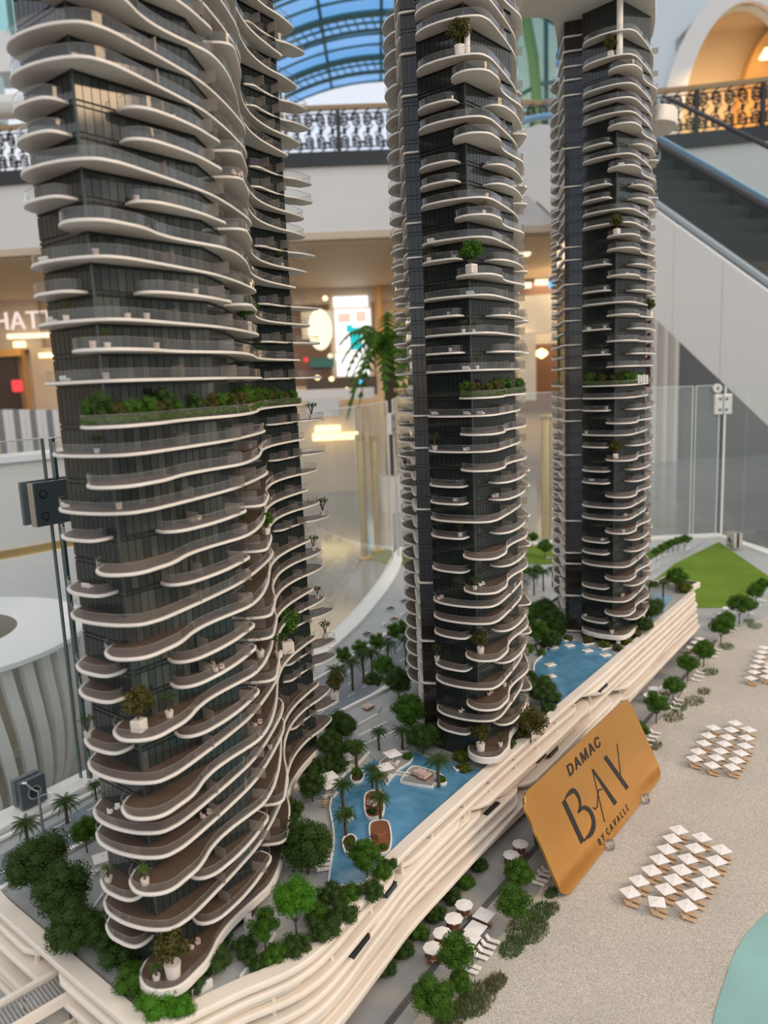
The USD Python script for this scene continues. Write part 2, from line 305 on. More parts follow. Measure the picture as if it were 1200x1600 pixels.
# ground-floor shopfronts behind the gallery
SY = 20.4
box_obj('wall_back', (-.5, SY + .15, 2.05), (21, .3, 4.1), WALLC, kind=S)
def shop(name, label, parts, cat='shopfront'):
    t = thing(name, label, cat)
    for nm, c, s, m in parts: box_obj(nm, c, s, m, t)
    return t
def pxbox(px0, py0, px1, py1, y, th):
    a, b = atd(px0, py0, y), atd(px1, py1, y)
    return ((a + b)/2 + [0, th/2, 0], (abs(b[0] - a[0]), th, abs(a[2] - b[2])))
def px(nm, x0, y0, x1, y1, y, th, m): return (nm, *pxbox(x0, y0, x1, y1, y, th), m)
t = shop('shopfront', 'brightly lit cosmetics shopfront with white screens in the far distance', [
    px('fascia', 425, 446, 622, 470, 20.3, .3, STONE), px('light_box', 520, 464, 575, 478, 20.2, .12, SCREEN), px('poster', 522, 484, 581, 547, 20.2, .12, SCREEN),
    px('poster_figure', 541, 508, 551, 519, 20.1, .05, SCREEN_T), px('poster_figure', 546, 512, 566, 546, 20.1, .05, SCREEN_T), px('poster_flower', 528, 490, 548, 503, 20.1, .05, SCREEN_P), px('poster_flower', 556, 487, 572, 502, 20.1, .05, SCREEN_P),
    px('counter_light', 524, 552, 580, 560, 20.2, .12, SCREEN), px('counter', 526, 563, 577, 586, 20.0, .3, SCREEN), px('dark_wall', 430, 470, 520, 600, 20.35, .1, SHOPB), px('dark_wall', 580, 470, 588, 600, 20.35, .1, SHOPB),
    px('grey_panel', 470, 487, 521, 528, 20.25, .08, WALLW), px('column', 587, 440, 600, 566, 20.15, .4, SHOPO), px('teal_sign', 484, 560, 522, 573, 20.1, .1, plain('sign_teal', (.03, .16, .17))), px('dark_counter', 478, 592, 590, 616, 18.5, .6, SHOPD)])
disc = MB().lathe([(.001, -.03), (.50, -.03), (.52, 0), (.50, .03), (.001, .03)], n=32); v, f = disc.mesh()
c = atd(500, 515, 20.0); obj('oval_sign', (v[:, [0, 2, 1]]*[.58, 1, .98] + c, f), WARMS, t)
for q in ((478, 562, REDL), (516, 556, WARMS), (508, 466, WARM), (496, 590, WARM), (518, 592, WARM), (542, 609, WARM), (562, 596, BLUEL)):
    c = atd(q[0], q[1], 18.3); obj('spot_lamp', MB().lathe([(.0, -.06), (.055, -.03), (.06, .02), (.0, .06)], c, 12), q[2], t)
t = shop('boutique', 'warm gold-framed boutique front with pale lettering at the far side of the hall', [
    px('fascia', -90, 470, 66, 545, 20.2, .3, STONE), px('frame', -40, 548, 33, 556, 20.0, .2, SHOPO), px('frame', 33, 548, 45, 650, 20.0, .2, SHOPO), px('display_window', -60, 558, 33, 650, 20.1, .1, SHOPD),
    px('pale_panel', 46, 545, 110, 650, 20.15, .1, STONE), px('light_strip', 10, 522, 75, 527, 19.9, .1, WARMS), px('light_strip', 60, 552, 84, 558, 19.9, .1, WARM), px('light_strip', 20, 534, 38, 542, 19.9, .1, WARM)])
c = atd(-9, 516, 19.95); tm = meshkit.text_mesh('HATT', .42, .06); v = np.asarray(tm.vertices)
obj('lettering', (np.c_[v[:, 0]*1.0, -v[:, 2], v[:, 1]] + c, np.asarray(tm.faces)), LETW, t)
c = atd(27, 603, 19.8); obj('red_bag', MB().add(*moved(rbox((.26, .16, .30), .06), c)), REDL, t)
t = thing('display_plinth', 'pale pleated display stand in front of the boutique', 'display stand')
for k in range(11):
    a, b = atd(2 + k*8.6, 640, 11.0), atd(2 + k*8.6, 700, 11.0)
    obj('pleat', MB().lathe([(.001, 0), (.045, 0), (.045, a[2]), (.001, a[2])], (a[0] - .02, 11, 0), 10), WALLW if k % 3 else plain('pleat_grey_%d' % k, (.22, .22, .22)), t)
t = shop('kiosk', 'cream display kiosk below the potted palm at the far side of the hall', [
    px('body', 440, 640, 560, 772, 11.5, 1.2, WALLC), px('panel', 478, 622, 530, 650, 11.4, .3, WALLW), px('shelf_light', 492, 666, 532, 674, 11.35, .1, WARM), px('shelf_light', 488, 678, 560, 686, 11.30, .1, WARM), px('top', 436, 612, 585, 622, 12.2, 1.0, WALLW)], 'kiosk')
for k, (x0, x1, yy) in enumerate(((556, 568, 6.9), (578, 590, 7.2))):
    a, b = atd(x0, 690, yy), atd(x1, 690, yy); r = (b[0] - a[0])/2
    t = thing('stanchion', '%s brass pillar standing behind the curved glass' % ('Thicker' if k == 0 else 'Slimmer'), 'pillar', ((a[0] + b[0])/2, yy, 0))
    obj('shaft', MB().lathe([(.001, .02), (r, .02), (r, a[2]), (r*1.25, a[2] + .02), (r*1.25, a[2] + .06), (.001, a[2] + .07)], n=16), BRASS, t, 40)
    obj('foot', MB().lathe([(.001, 0), (r*2, 0), (r*2, .02), (r, .04), (.001, .04)], n=16), BRASS, t, 40)
a, b = atd(846, 720, 7.6), atd(860, 720, 7.6)
t = thing('stanchion', 'tall golden pillar beside the foot of the farthest tower', 'pillar', ((a[0] + b[0])/2, 7.6, 0))
obj('shaft', MB().lathe([(.001, 0), (.05, 0), (.05, 1.15), (.07, 1.2), (.001, 1.22)], n=16), BRASS, t, 40)
# right-hand block behind the escalator
box_obj('wall_right', (8.1, 18.4, 2.0), (5.6, .3, 4.0), STONE, kind=S)
t = thing('pilaster', 'fluted beige stone pilaster under the escalator', 'pilaster')
for k in range(5):
    a = atd(1022 + k*8.5, 560, 13.6); obj('flute', MB().lathe([(.001, 0), (.055, 0), (.055, 3.9), (.001, 3.9)], (a[0], 13.6, 0), 10), STONE if k % 2 else WALLW, t)
a = atd(1062, 560, 13.9); box_obj('wall_dark', (a[0] + 1.2, 13.95, 1.9), (2.4, .2, 3.8), plain('shop_grey', (.13, .13, .125), .35), kind=S)
a = atd(1010, 560, 13.9); box_obj('wall_maroon', (a[0] - .05, 13.9, 1.9), (.5, .2, 3.8), plain('shop_maroon', (.15, .035, .03), .4), kind=S)
# curved white lower gallery between the second and third towers, with an opening below
cx = atd(870, 480, 20.0); arc = np.array([[cx[0] + 2.6*math.sin(q), 20.4 - 2.6*math.cos(q) + .6] for q in np.linspace(-1.2, 1.2, 25)])
z0, z1 = atd(840, 522, 18.6)[2], atd(840, 462, 18.6)[2]
obj('wall_rotunda', MB().wall(arc, .2, z0, z1), WALLW, kind=S)
t = shop('cafe_front', 'brown cafe interior with a round lamp under the white rotunda', [px('back_panel', 808, 520, 900, 640, 20.3, .1, SHOPB), px('column', 812, 520, 838, 625, 18.4, .4, WALLW), px('lintel', 812, 508, 880, 536, 18.9, .3, WALLW), px('upper_shop', 806, 436, 880, 462, 20.25, .1, SHOPB)])
c = atd(846, 552, 18.6); obj('globe_lamp', MB().lathe([(.0, -.13), (.12, -.06), (.16, 0), (.12, .06), (.0, .12)], c, 16), WARM, t, 60)
c = atd(866, 445, 19.9); obj('blue_lamp', MB().lathe([(.0, -.13), (.12, -.07), (.15, 0), (.12, .07), (.0, .13)], c, 14), BLUEL, t, 60)
for q in ((846, 441), (820, 446)): c = atd(*q, 19.9); obj('shelf_lamp', MB().box(c, (.32, .1, .14)), WARMS, t)
c = atd(811, 413, 16.0); box_obj('ceiling_light', (c[0], 16, 3.98), (.42, .3, .05), WARMS, label='small lit downlight panel set in the warm gallery soffit', cat='light')
# upper walls: arch at the right, pale windows at the far left and between the towers
AY = 16.8
wr = obj('wall_arch', MB().box((8.6, AY + .2, 9.0), (.4, .3, 7.0)), plain('wall_pale_blue', (.62, .70, .74), .6), kind=S)
PB = W + '/Looks/wall_pale_blue'
c0, c1 = atd(1060, 140, AY), atd(1262, 140, AY); top = atd(1165, 6, AY)[2]; zb = c0[2]
def arch(xa, xb, zb, zt, n=24): m, r = (xa + xb)/2, (xb - xa)/2; return [(m - r*math.cos(q), zb + (zt - zb)*math.sin(q)) for q in np.linspace(0, math.pi, n)]
def xz_plate(poly, y0, y1):
    t = trimesh.creation.extrude_polygon(poly, y1 - y0, engine='earcut'); v = np.asarray(t.vertices)
    return np.c_[v[:, 0], y1 - v[:, 2], v[:, 1]], np.asarray(t.faces)
hole = sg.Polygon(arch(c0[0], c1[0], zb - 1.2, top)); xl = atd(1012, 100, AY)[0]
obj('wall_upper', xz_plate(sg.box(xl - .4, 5.3, 9.4, 12.2).difference(hole), AY, AY + .3), PB, kind=S)
ring = sg.Polygon(arch(c0[0] - .42, c1[0] + .42, zb - 1.2, top + .35)).difference(hole).intersection(sg.box(-50, 5.3, 50, 20))
obj('trim_2', xz_plate(ring, AY - .12, AY + .05), WALLW, kind=S)
pan = sg.Polygon([tuple(atd(*q, AY)[[0, 2]]) for q in ((1057, 62), (1111, 5), (1111, -20), (1106, 25), (1078, 80), (1066, 140), (1057, 140))]).buffer(0)
obj('trim_3', xz_plate(pan, AY - .05, AY + .02), plain('panel_lace', (.30, .31, .31), .6, var=.5, scale=9), kind=S)
m = MB().wall([[c0[0] - .2, 17.0], [c0[0] - .1, 18.6], [c1[0] + .2, 18.6]], .1, 5.3, top + .6); obj('wall_niche', m, WALLC, kind=S)
obj('ceiling_niche', MB().box(((c0[0] + c1[0])/2, 17.9, top + .25), (c1[0] - c0[0] + .6, 1.6, .1)), WALLC, kind=S)
ia = atd(1150, 140, 18.3); it = atd(1195, 40, 18.3)[2]
ih = sg.Polygon(arch(ia[0], ia[0] + 1.9, ia[2] - 1, it))
obj('trim_4', xz_plate(ih.intersection(sg.box(-50, 5.3, 50, 20)), 18.2, 18.5), SHOPO, kind=S)
c = atd(1198, 82, 17.9); t = thing('wall_lantern', 'glowing amber wall lantern inside the arched niche', 'lantern', c)
obj('shade', MB().lathe([(.04, .10), (.16, -.10)], n=12), WARM, t); obj('cap', MB().lathe([(.001, .13), (.05, .10), (.05, .09), (.001, .09)], n=12), BRONZE, t)
def window(name, x0, y0, x1, y1, yd, m, bars):
    a, b = atd(x0, y0, yd), atd(x1, y1, yd); xa, xb, za, zb2 = a[0], b[0], b[2], a[2]
    w = obj(name, MB().slab4((xa, yd, za), (xb, yd, za), (xb, yd, zb2), (xa, yd, zb2), .02), m, kind=S)
    for u in bars: obj('window_bar', MB().box((xa + (xb - xa)*u, yd - .06, (za + zb2)/2), (.09, .12, zb2 - za)), GSTEEL, w)
    return w
w = window('window_1', 806, -60, 880, 205, 21.0, PALEG, (.62,))
a = [atd(*q, 20.8) for q in ((808, -40), (822, 30), (833, 90), (838, 150), (840, 200))]; obj('window_bar', MB().tube(a, .14, 6), plain('steel_lime', (.26, .42, .12), .5), w)
a = [atd(*q, 20.8) for q in ((808, 152), (840, 132), (868, 128))]; obj('window_bar', MB().tube(a, .05, 6), GSTEEL, w)
window('window_2', -60, -80, 34, 62, 19.0, mat('window_aqua', {'d': ('translucent_bsdf', {'color': (.62, .84, .84)}), 't': ('transparent_bsdf', {'color': (.7, .92, .92)}), 'm': ('mix_closure', {'fac': .5})}, [('d.BSDF', 'm.closure1'), ('t.BSDF', 'm.closure2')], 'm.closure'), (.3, .85))
window('window_3', 1008, -60, 1062, 40, 21.5, PALEG, (.5,))
a, b = atd(-70, 58, 17.5), atd(40, 112, 17.5)
obj('trim_5', MB().box(((a[0] + b[0])/2 - .3, 17.6, (a[2] + b[2])/2), (b[0] - a[0] + .2, .6, a[2] - b[2])).box(((a[0] + b[0])/2 - .3, 17.5, b[2] - .08), (b[0] - a[0] + .4, .9, .14)), WALLW, kind=S)
a, b = atd(-70, 118, 16.5), atd(28, 190, 16.5)
obj('wall_cornice', MB().box(((a[0] + b[0])/2 - .3, 16.6, (a[2] + b[2])/2), (b[0] - a[0], .3, a[2] - b[2])), plain('wall_mint', (.58, .70, .66), .6), kind=S)
a = atd(-20, 175, 14.4); obj('trim_6', MB().add(*moved(rbox((3.0, .5, .34), .16), (a[0] - .6, 14.5, a[2] + .1))), WALLW, kind=S)
# glass barrel vault over the far end
VX, VR, VZ = .5, 8.0, 11.6
vault = obj('ceiling_vault', MB().wall([[VX - 7.6, 28.7], [VX + 7.6, 28.7]], .2, 4.0, 6.3), WALLW, kind=S)
def vp(a, y, r=VR): return np.array([VX + r*math.sin(a), y, VZ - VR + r*math.cos(a)])
AN = np.radians(np.arange(-72, 49, 12.0)); YS = np.arange(17.2, 28.7, .72)
for i in range(len(YS) - 1):
    for j in range(len(AN) - 1):
        obj('glass_pane', MB().slab4(vp(AN[j], YS[i]), vp(AN[j + 1], YS[i]), vp(AN[j + 1], YS[i + 1]), vp(AN[j], YS[i + 1]), .01), VAULTG, vault)
fine = np.radians(np.linspace(-74, 48, 34))
for i, y in enumerate(YS):
    big = i % 4 == 0
    obj('vault_rib', MB().tube([vp(q, y, VR - (.12 if big else .04)) for q in fine], .10 if big else .035, 5), GSTEEL, vault)
    if big:
        mb = MB()
        for k in range(len(fine)*2): q = fine[0] + (fine[-1] - fine[0])*k/(2*len(fine)); mb.tube([vp(q, y, VR - .12), vp(q + .02, y + .28, VR - .42)], .022, 4)
        mb.tube([vp(q, y + .28, VR - .42) for q in fine], .05, 5); obj('lattice_truss', mb, GSTEEL, vault)
for q in AN: obj('purlin', MB().tube([vp(q, YS[0]), vp(q, YS[-1])], .05, 5), GSTEEL, vault)
# escalator coming down towards the right
EA, EB = atd(838, 318, 12.0), atd(1203, 662, 7.0)
ed = EB - EA; eh = ed[:2]/np.linalg.norm(ed[:2]); en = np.array([eh[1], -eh[0], 0]); slope = ed[2]/np.linalg.norm(ed[:2])
en = en if en[0] > 0 else -en
def ep(u, dz, off): p = EA[:2] + eh*u + en[:2]*off; return np.array([p[0], p[1], EA[2] + slope*u + dz])
pt = at_plane(1020, 322, EA, en); u1 = np.dot(pt[:2] - EA[:2], eh); HS = pt[2] - (EA[2] + slope*u1)
UL = np.linalg.norm(ed[:2])*1.35; TOPX = -.8; topz = EA[2] + HS
esc = thing('escalator', 'white-sided escalator with dark steps running down beside the gallery', 'escalator')
side = [(TOPX - 1.2, -HS*.25), (0, -.0)]
def eside(off, th, m, z0, z1, u0=0, name='side_panel'):
    a, b, c, d = ep(u0, z0, off), ep(UL, z0, off), ep(UL, z1, off), ep(u0, z1, off)
    return obj(name, MB().slab4(a, b, c, d, th), m, esc)
def eu(px, py): p = at_plane(px, py, EA, en); return np.dot(p[:2] - EA[:2], eh), p[2] - EA[2]
US = eu(893, 217)[0]
# near side: panels joined along the slope
for k in range(7):
    u0, u1_ = US + (UL - US)*k/7, US + (UL - US)*(k + 1)/7 - .012
    obj('side_panel', MB().slab4(ep(u0, 0, 0), ep(u1_, 0, 0), ep(u1_, HS, 0), ep(u0, HS, 0), .04), WHITE, esc)
# landing end: the slope rounds off into a level top
poly = [(0, 0), (US, slope*US), (US, HS + slope*US), eu(873, 203), eu(858, 196), eu(843, 194), eu(826, 199), eu(806, 206), eu(770, 212), eu(770, 318), eu(806, 312), eu(826, 306)]
pm = trimesh.creation.extrude_polygon(sg.Polygon(poly).buffer(0), .05, engine='earcut'); vv = np.asarray(pm.vertices)
obj('landing_panel', (np.array([ep(a, b - slope*a, c) for a, b, c in vv]), np.asarray(pm.faces)), WHITE, esc)
lr = [eu(898, 190), eu(873, 182), eu(850, 180), eu(826, 184), eu(800, 192)]; obj('landing_rail', MB().tube([ep(a, b - slope*a, .1) for a, b in lr], .05, 8), SKIRT, esc, 40)
eside(.10, .04, plain('skirt_grey', (.52, .56, .58), .3, .3), HS - .02, HS + .04, US, 'skirt_rail'); eside(.08, .02, ESCG, HS + .05, HS + .60, 0, 'balustrade')
def erail(off, dz): return MB().tube([ep(u, dz, off) for u in np.linspace(US, UL, 12)], .030, 8)
obj('handrail', erail(.1, HS + .63), RUBBER, esc, 40)
eside(1.35, .04, SKIRT, HS + .02, HS + .16, 0, 'skirt_rail'); eside(1.38, .02, ESCG, HS + .12, HS + .62, 0, 'balustrade'); obj('handrail', erail(1.4, HS + .66), RUBBER, esc, 40)
eside(1.34, .03, RUBBER, HS - .6, HS + .03, US, 'inner_panel')
n = int(UL/.38)
for k in range(n):
    u = k*.38; a = ep(u, 0, .15); b = ep(u, 0, 1.3); zt = ep(u + .38, 0, 0)[2] + HS - .02
    c = (ep(u + .19, 0, .72)); obj('step', MB().box((c[0], c[1], zt - .15), (1.15, .40, .30), math.atan2(en[1], en[0])), STEP, esc)
eside(.72, .05, plain('truss_grey', (.30, .29, .28), .6), -.02, .02, 0, 'soffit')
a, b, c, d = ep(0, 0, 0), ep(UL, 0, 0), ep(UL, 0, 1.45), ep(0, 0, 1.45); obj('soffit', MB().slab4(a, b, c, d, .04), W + '/Looks/truss_grey', esc)
# potted palm trees near the shops are placed with the other planting below

# ------------------------------------------------------------------ the table of the model and the glass round it
edge = spline([(-.93, 2.245), (-.66, 2.62), (-.372, 3.148), (-.20, 3.62), (-.07, 4.15), (.02, 4.62), (.062, 4.95)], .08)
plat = np.vstack([[(-1.62, 1.26)], edge, [(.10, 5.32), (2.36, 5.34), (2.44, 4.7), (2.62, 3.4), (2.62, .62), (-1.0, .62)]])
table = thing('model_table', 'white plinth table carrying the whole tower model', 'table')
obj('plinth', MB().prism(plat, 0.0, ZG - .03, .01), WHITE, table)
ctr = plat.mean(0)
inner = plat + (ctr - plat)/np.linalg.norm(ctr - plat, axis=1, keepdims=True)*.05
obj('plinth_rim', MB().wall(np.vstack([plat, plat[:1]]), .09, ZG - .03, ZG + .006), WHITE, table)
obj('base_board', MB().prism(inner, ZG - .03, ZG - .006), PAVE2, table)
GT = 1.48
def glass_barrier(label, pts, edge=None, z0=ZG + .012):
    t = thing('glass_barrier', label, 'glass barrier')
    obj('pane', MB().wall(pts, .012, z0, GT), BARRIER, t); obj('top_edge', MB().wall(pts, .013, GT, GT + .003), EDGE_PALE, t)
    for q, w, e in ((pts[0], pts[1], 0), (pts[-1], pts[-2], 1)):
        d = (np.asarray(w) - q)/np.linalg.norm(np.asarray(w) - q); m = EDGE if edge and edge[e] else EDGE_PALE
        obj('polished_edge', MB().wall([q, np.asarray(q) + d*(.010 if edge and edge[e] == 2 else .003)], .0135, z0, GT), m, t)
    return t
dl = np.array([.575, .818]); pa = np.array([-.962, 2.203]); pb = at(138.5, 1216, .443)[:2]
g1 = glass_barrier('clear glass barrier pane ending at the large dark hinge', [pa - dl*1.1, pa], (0, 1))
cur = edge[1:]; g2 = glass_barrier('clear curved glass barrier pane running behind the nearest tower', np.vstack([[pb], cur[:-2]]), (2, 0))
g3 = glass_barrier('straight glass barrier pane along the far edge of the model', [(.085, 5.05), (.10, 5.28), (2.135, 5.29)])
g4 = glass_barrier('narrow glass barrier pane with a round lock at its top corner', [(2.15, 5.285), (2.315, 5.285)])
g5 = glass_barrier('glass barrier pane beside the green lawn', [(2.345, 5.27), (2.42, 4.62), (2.45, 4.3)])
Z3 = np.array([0, 0, 1.])
hc = at_plane(72, 783, (*pa, 0), np.array([dl[1], -dl[0], 0])); d3 = np.array([*dl, 0]); n3 = np.array([dl[1], -dl[0], 0])
hc = hc + n3*.026
Mh = np.stack([d3, n3, Z3])
hp = obj('hinge_plate', MB().add(*moved(rbox((.20, .012, .124), .003), hc + n3*.02 + d3*.035, M=Mh.T)), DARKST, g1, label='large dark steel hinge plate with recessed screws')
obj('edge_strip', MB().box(hc + n3*.012 - d3*.064, (.004, .026, .122), M=Mh), STEEL, hp)
obj('hinge_plate', MB().add(*moved(rbox((.20, .012, .124), .003), hc - n3*.044 + d3*.035, M=Mh.T)), DARKST, g1)
obj('spacer', MB().add(*moved(rbox((.17, .050, .11), .003), hc - n3*.012 + d3*.045, M=Mh.T)), RUBBER, g1)
for a in (-.038, .11):
    for b in (.028, -.034):
        q = hc + d3*a + Z3*b; obj('screw_socket', MB().tube([q + n3*.0255, q + n3*.0272], .0125, 20), RUBBER, hp)
        obj('screw_head', MB().tube([q + n3*.0265, q + n3*.0285], .0085, 14).box(q + n3*.029, (.013, .001, .0022), M=Mh).box(q + n3*.029, (.0022, .001, .013), M=Mh), DARKST, hp)
def clamp(t, c, d3, sz=(.10, .05, .105), mm=DARKST, label=None):
    n = np.array([d3[1], -d3[0], 0]); M_ = np.stack([d3, n, Z3]); mb = MB()
    for s in (-1, 1): mb.add(*moved(rbox((sz[0], sz[1]*.36, sz[2]), .003), c + n*s*sz[1]*.32, M=M_.T))
    k = obj('foot_clamp', mb, mm, t, label=label)
    obj('cap_ring', MB().tube([c + n*(sz[1]*.5), c + n*(sz[1]*.5 + .004)], .021, 24), STEEL, k); obj('cap_disc', MB().tube([c + n*(sz[1]*.5 + .003), c + n*(sz[1]*.5 + .005)], .016, 24), RUBBER, k)
clamp(g1, np.array([*(pa - dl*.165), ZG + .052]), d3, (.078, .05, .082), label='dark steel clamp with a round cap')
clamp(g5, np.array([*at(1147, 850, ZG + .03)[:2], ZG + .06]), np.array([.1, -.99, 0]), (.09, .06, .10), STEEL)
def hinge(t, c, d3, m):
    n = np.array([d3[1], -d3[0], 0]); M_ = np.stack([d3, n, Z3])
    for s in (-1, 1):
        l = obj('hinge_leaf', MB().add(*moved(rbox((.058, .030, .135), .003), c + d3*s*.031, M=M_.T)), m, t)
        for b in (.036, -.036): obj('screw', MB().tube([c + d3*s*.022 + Z3*b + n*.015, c + d3*s*.022 + Z3*b + n*.018], .010, 12), DARKST, l)
c = atd(607, 662, 5.0); hinge(g2, np.array([.072, 4.99, c[2]]), np.array([.25, .968, 0]), STEEL)
c = atd(1121, 632, 5.28); hinge(g4, np.array([2.33, 5.275, c[2]]), np.array([1., 0, 0]), STEEL)
c = atd(1113, 607, 5.28); q = MB().lathe([(.001, -.02), (.030, -.02), (.034, 0), (.030, .01), (.001, .01)], n=24).mesh()
lk = obj('lock', (q[0][:, [0, 2, 1]] + [2.285, 5.27, c[2]], q[1]), STEEL, g4, label='round steel lock'); obj('keyway', MB().box((2.285, 5.248, c[2]), (.008, .006, .024)), RUBBER, lk)

# ground surfaces on the board
def ground(name, pts, m, z0, label=None, cat=None, parent=None, kind=None): return obj(name, MB().prism(pts, ZG - .006, z0), m, parent, label=label, cat=cat, kind=kind)
D, N2 = np.array([.602, .799]), np.array([.799, -.602])
sand = np.vstack([spline([(-.20, .66), (.0, 1.22), (.10, 1.33), (.20, 1.45), (.32, 1.60), (.42, 1.79), (.60, 2.06), (.77, 2.31), (.96, 2.52), (1.16, 2.82), (1.36, 3.14), (1.60, 3.36), (1.86, 3.58), (2.5, 4.35)], .05), [(2.56, 3.4), (2.56, .70)]])
ground('beach_sand', sand, SAND, ZG + .002, kind='stuff', label='pale coarse sand of the model beach', cat='sand')
sea = np.vstack([spline([(.36, .68), (.50, 1.10), (.61, 1.30), (.76, 1.47), (1.03, 1.63), (1.5, 1.76), (2.55, 1.94)], .06), [(2.55, .68)]])
ground('sea_water', sea, SEA, ZG + .004, kind='stuff', label='turquoise sea water beyond the beach', cat='water')
lawn = [(2.262, 5.11), (2.13, 4.10), (1.66, 3.66), (1.42, 3.68), (1.30, 3.9), (1.474, 4.165), (1.75, 4.56)]
ground('lawn', lawn, LAWN, ZG + .004, kind='stuff', label='flat bright green lawn beside the far end of the podium', cat='lawn')
road = np.vstack([[(-1.15, 1.62), (-.99, 1.90)], np.array([(-.885, 2.07), (-.62, 2.42), (-.34, 2.82), (-.08, 3.30), (.16, 3.80), (.34, 4.3), (.46, 5.2)]), [(1.05, 5.2), (.86, 4.4), (.62, 3.78), (.40, 3.36), (.12, 2.98), (-.20, 2.62), (-.62, 2.08), (-.90, 1.66), (-1.02, 1.42)]])
obj('road', MB().prism(road, ZG - .006, ZG + .002), ROAD, kind=S)
def offset_line(pts, off): p = spline(pts, .05); return p + normals(p)*off
RC = [(-1.06, 1.66), (-.76, 2.07), (-.42, 2.52), (-.12, 2.96), (.14, 3.46), (.38, 3.98), (.56, 4.6), (.66, 5.1)]
k = 0
for off in (-.07, 0.0, .07):
    p = offset_line(RC, off)
    for i in range(0, len(p) - 1, 2):
        obj('lane_line', MB().wall(p[i:i + 2], .004, ZG + .002, ZG + .0028), LINE, W + '/road')
for off in (-.145, .145): obj('kerb', MB().wall(offset_line(RC, off), .012, ZG + .0, ZG + .007), WHITE, W + '/road')
verge = np.vstack([offset_line(RC, .155), offset_line(RC, .27)[::-1]]); ground('verge', verge, GRASS, ZG + .006, kind='stuff', label='strip of green verge between the road and the podium', cat='grass')
far = [(.52, 5.2), (.50, 4.5), (.80, 4.45), (1.05, 5.2)]; far = [(.94, 5.22), (.90, 4.75), (1.25, 4.72), (1.30, 5.22)]
ground('verge', [(.72, 5.24), (.70, 4.72), (1.12, 4.72), (1.16, 5.24)], LAWN, ZG + .005, kind='stuff', label='green verge by the far glass between the towers', cat='grass')
ground('verge', [(.10, 5.25), (.085, 4.86), (.40, 4.95), (.42, 5.25)], LAWN, ZG + .005, kind='stuff', label='green corner verge at the end of the curved glass', cat='grass')
obj('service_road', MB().prism([(1.05, 4.05), (1.35, 4.18), (1.74, 4.60), (2.20, 5.18), (1.86, 5.22), (1.35, 4.72), (.98, 4.30)], ZG - .006, ZG + .002), PAVE2, kind=S)
p = spline([(1.10, 4.12), (1.44, 4.52), (1.80, 5.0), (1.97, 5.19)], .06); obj('lane_line', MB().wall(p, .008, ZG + .002, ZG + .0028), LINE, W + '/service_road')
p = spline([(1.62, 4.62), (1.75, 4.78), (1.95, 4.92), (2.02, 4.99)], .03); obj('lane_line', MB().wall(p, .010, ZG + .002, ZG + .0028), LINE, W + '/service_road')
ground('verge', [(1.50, 4.62), (1.56, 4.58), (2.06, 5.22), (1.98, 5.24)], GRASS, ZG + .008, kind='stuff', label='narrow planted strip beside the far service road', cat='grass')
prom = [(-.95, .70), (-.25, .68), (.0, 1.22), (.10, 1.33), (.20, 1.45), (.32, 1.60), (.42, 1.79), (.60, 2.06), (.77, 2.31), (.96, 2.52), (1.16, 2.82), (1.36, 3.14), (1.62, 3.40), (1.66, 3.66), (1.42, 3.68), (1.30, 3.45), (.50, 2.36), (-.1, 1.56), (-.4, 1.1), (-.8, 1.3)]
obj('promenade', MB().prism(prom, ZG - .006, ZG + .0008), PAVE, kind=S)
for off, w in ((.20, .007), (.215, .006)):
    p = np.array([(-.173, 1.185), (.025, 1.51), (1.34, 3.27)]) + N2*off*.5; p[0] -= D*.5
    obj('drain_line', MB().wall(p, w, ZG, ZG + .0022), plain('drain_%d' % int(off*1000), (.10, .10, .10), .7), W + '/promenade')

# ------------------------------------------------------------------ podium: deck, walls, cream louvre ribbons
PF = [np.array(p) for p in ((-.80, 1.385), (-.392, 1.045), (-.173, 1.185), (.025, 1.510), (1.345, 3.285), (1.20, 3.47))]
pod = np.array([(-.80, 1.385), (-.392, 1.045), (-.173, 1.185), (.025, 1.510), (1.345, 3.285), (1.20, 3.47), (.92, 3.50), (.55, 3.02), (.018, 2.365), (-.131, 2.197), (-.655, 1.587)])
podium = thing('podium', 'long cream podium wrapped in wavy layered louvre ribbons with a pool deck on top', 'podium')
pin = ccw(pod); pin = pin - normals(pin, True)*.03
obj('body', MB().prism(pin, ZG, ZP - .012), plain('podium_dark', (.018, .017, .016), .6), podium)
obj('deck', MB().prism(ccw(pod) - normals(ccw(pod), True)*.012, ZP - .012, ZP), PAVE2, podium)
front = spline([PF[0], (PF[0] + PF[1])/2, PF[1] - (.012, -.010), PF[1], PF[1] + (.012, .008), (PF[1] + PF[2])/2, PF[2], PF[3], PF[3]*.7 + PF[4]*.3, PF[3]*.4 + PF[4]*.6, PF[4]], .018)
front = np.vstack([along([PF[0], PF[1]], .02)[:-1], spline([PF[1], PF[1]*.5 + PF[2]*.5, PF[2], PF[2]*.5 + PF[3]*.5, PF[3], PF[3]*.75 + PF[4]*.25, PF[3]*.4 + PF[4]*.6, PF[4]], .02)])
fn = normals(front); fn = fn if np.dot(fn[len(fn)//2], N2) > 0 else -fn
arc_s = np.r_[0, np.cumsum(np.linalg.norm(np.diff(front, axis=0), axis=1))]
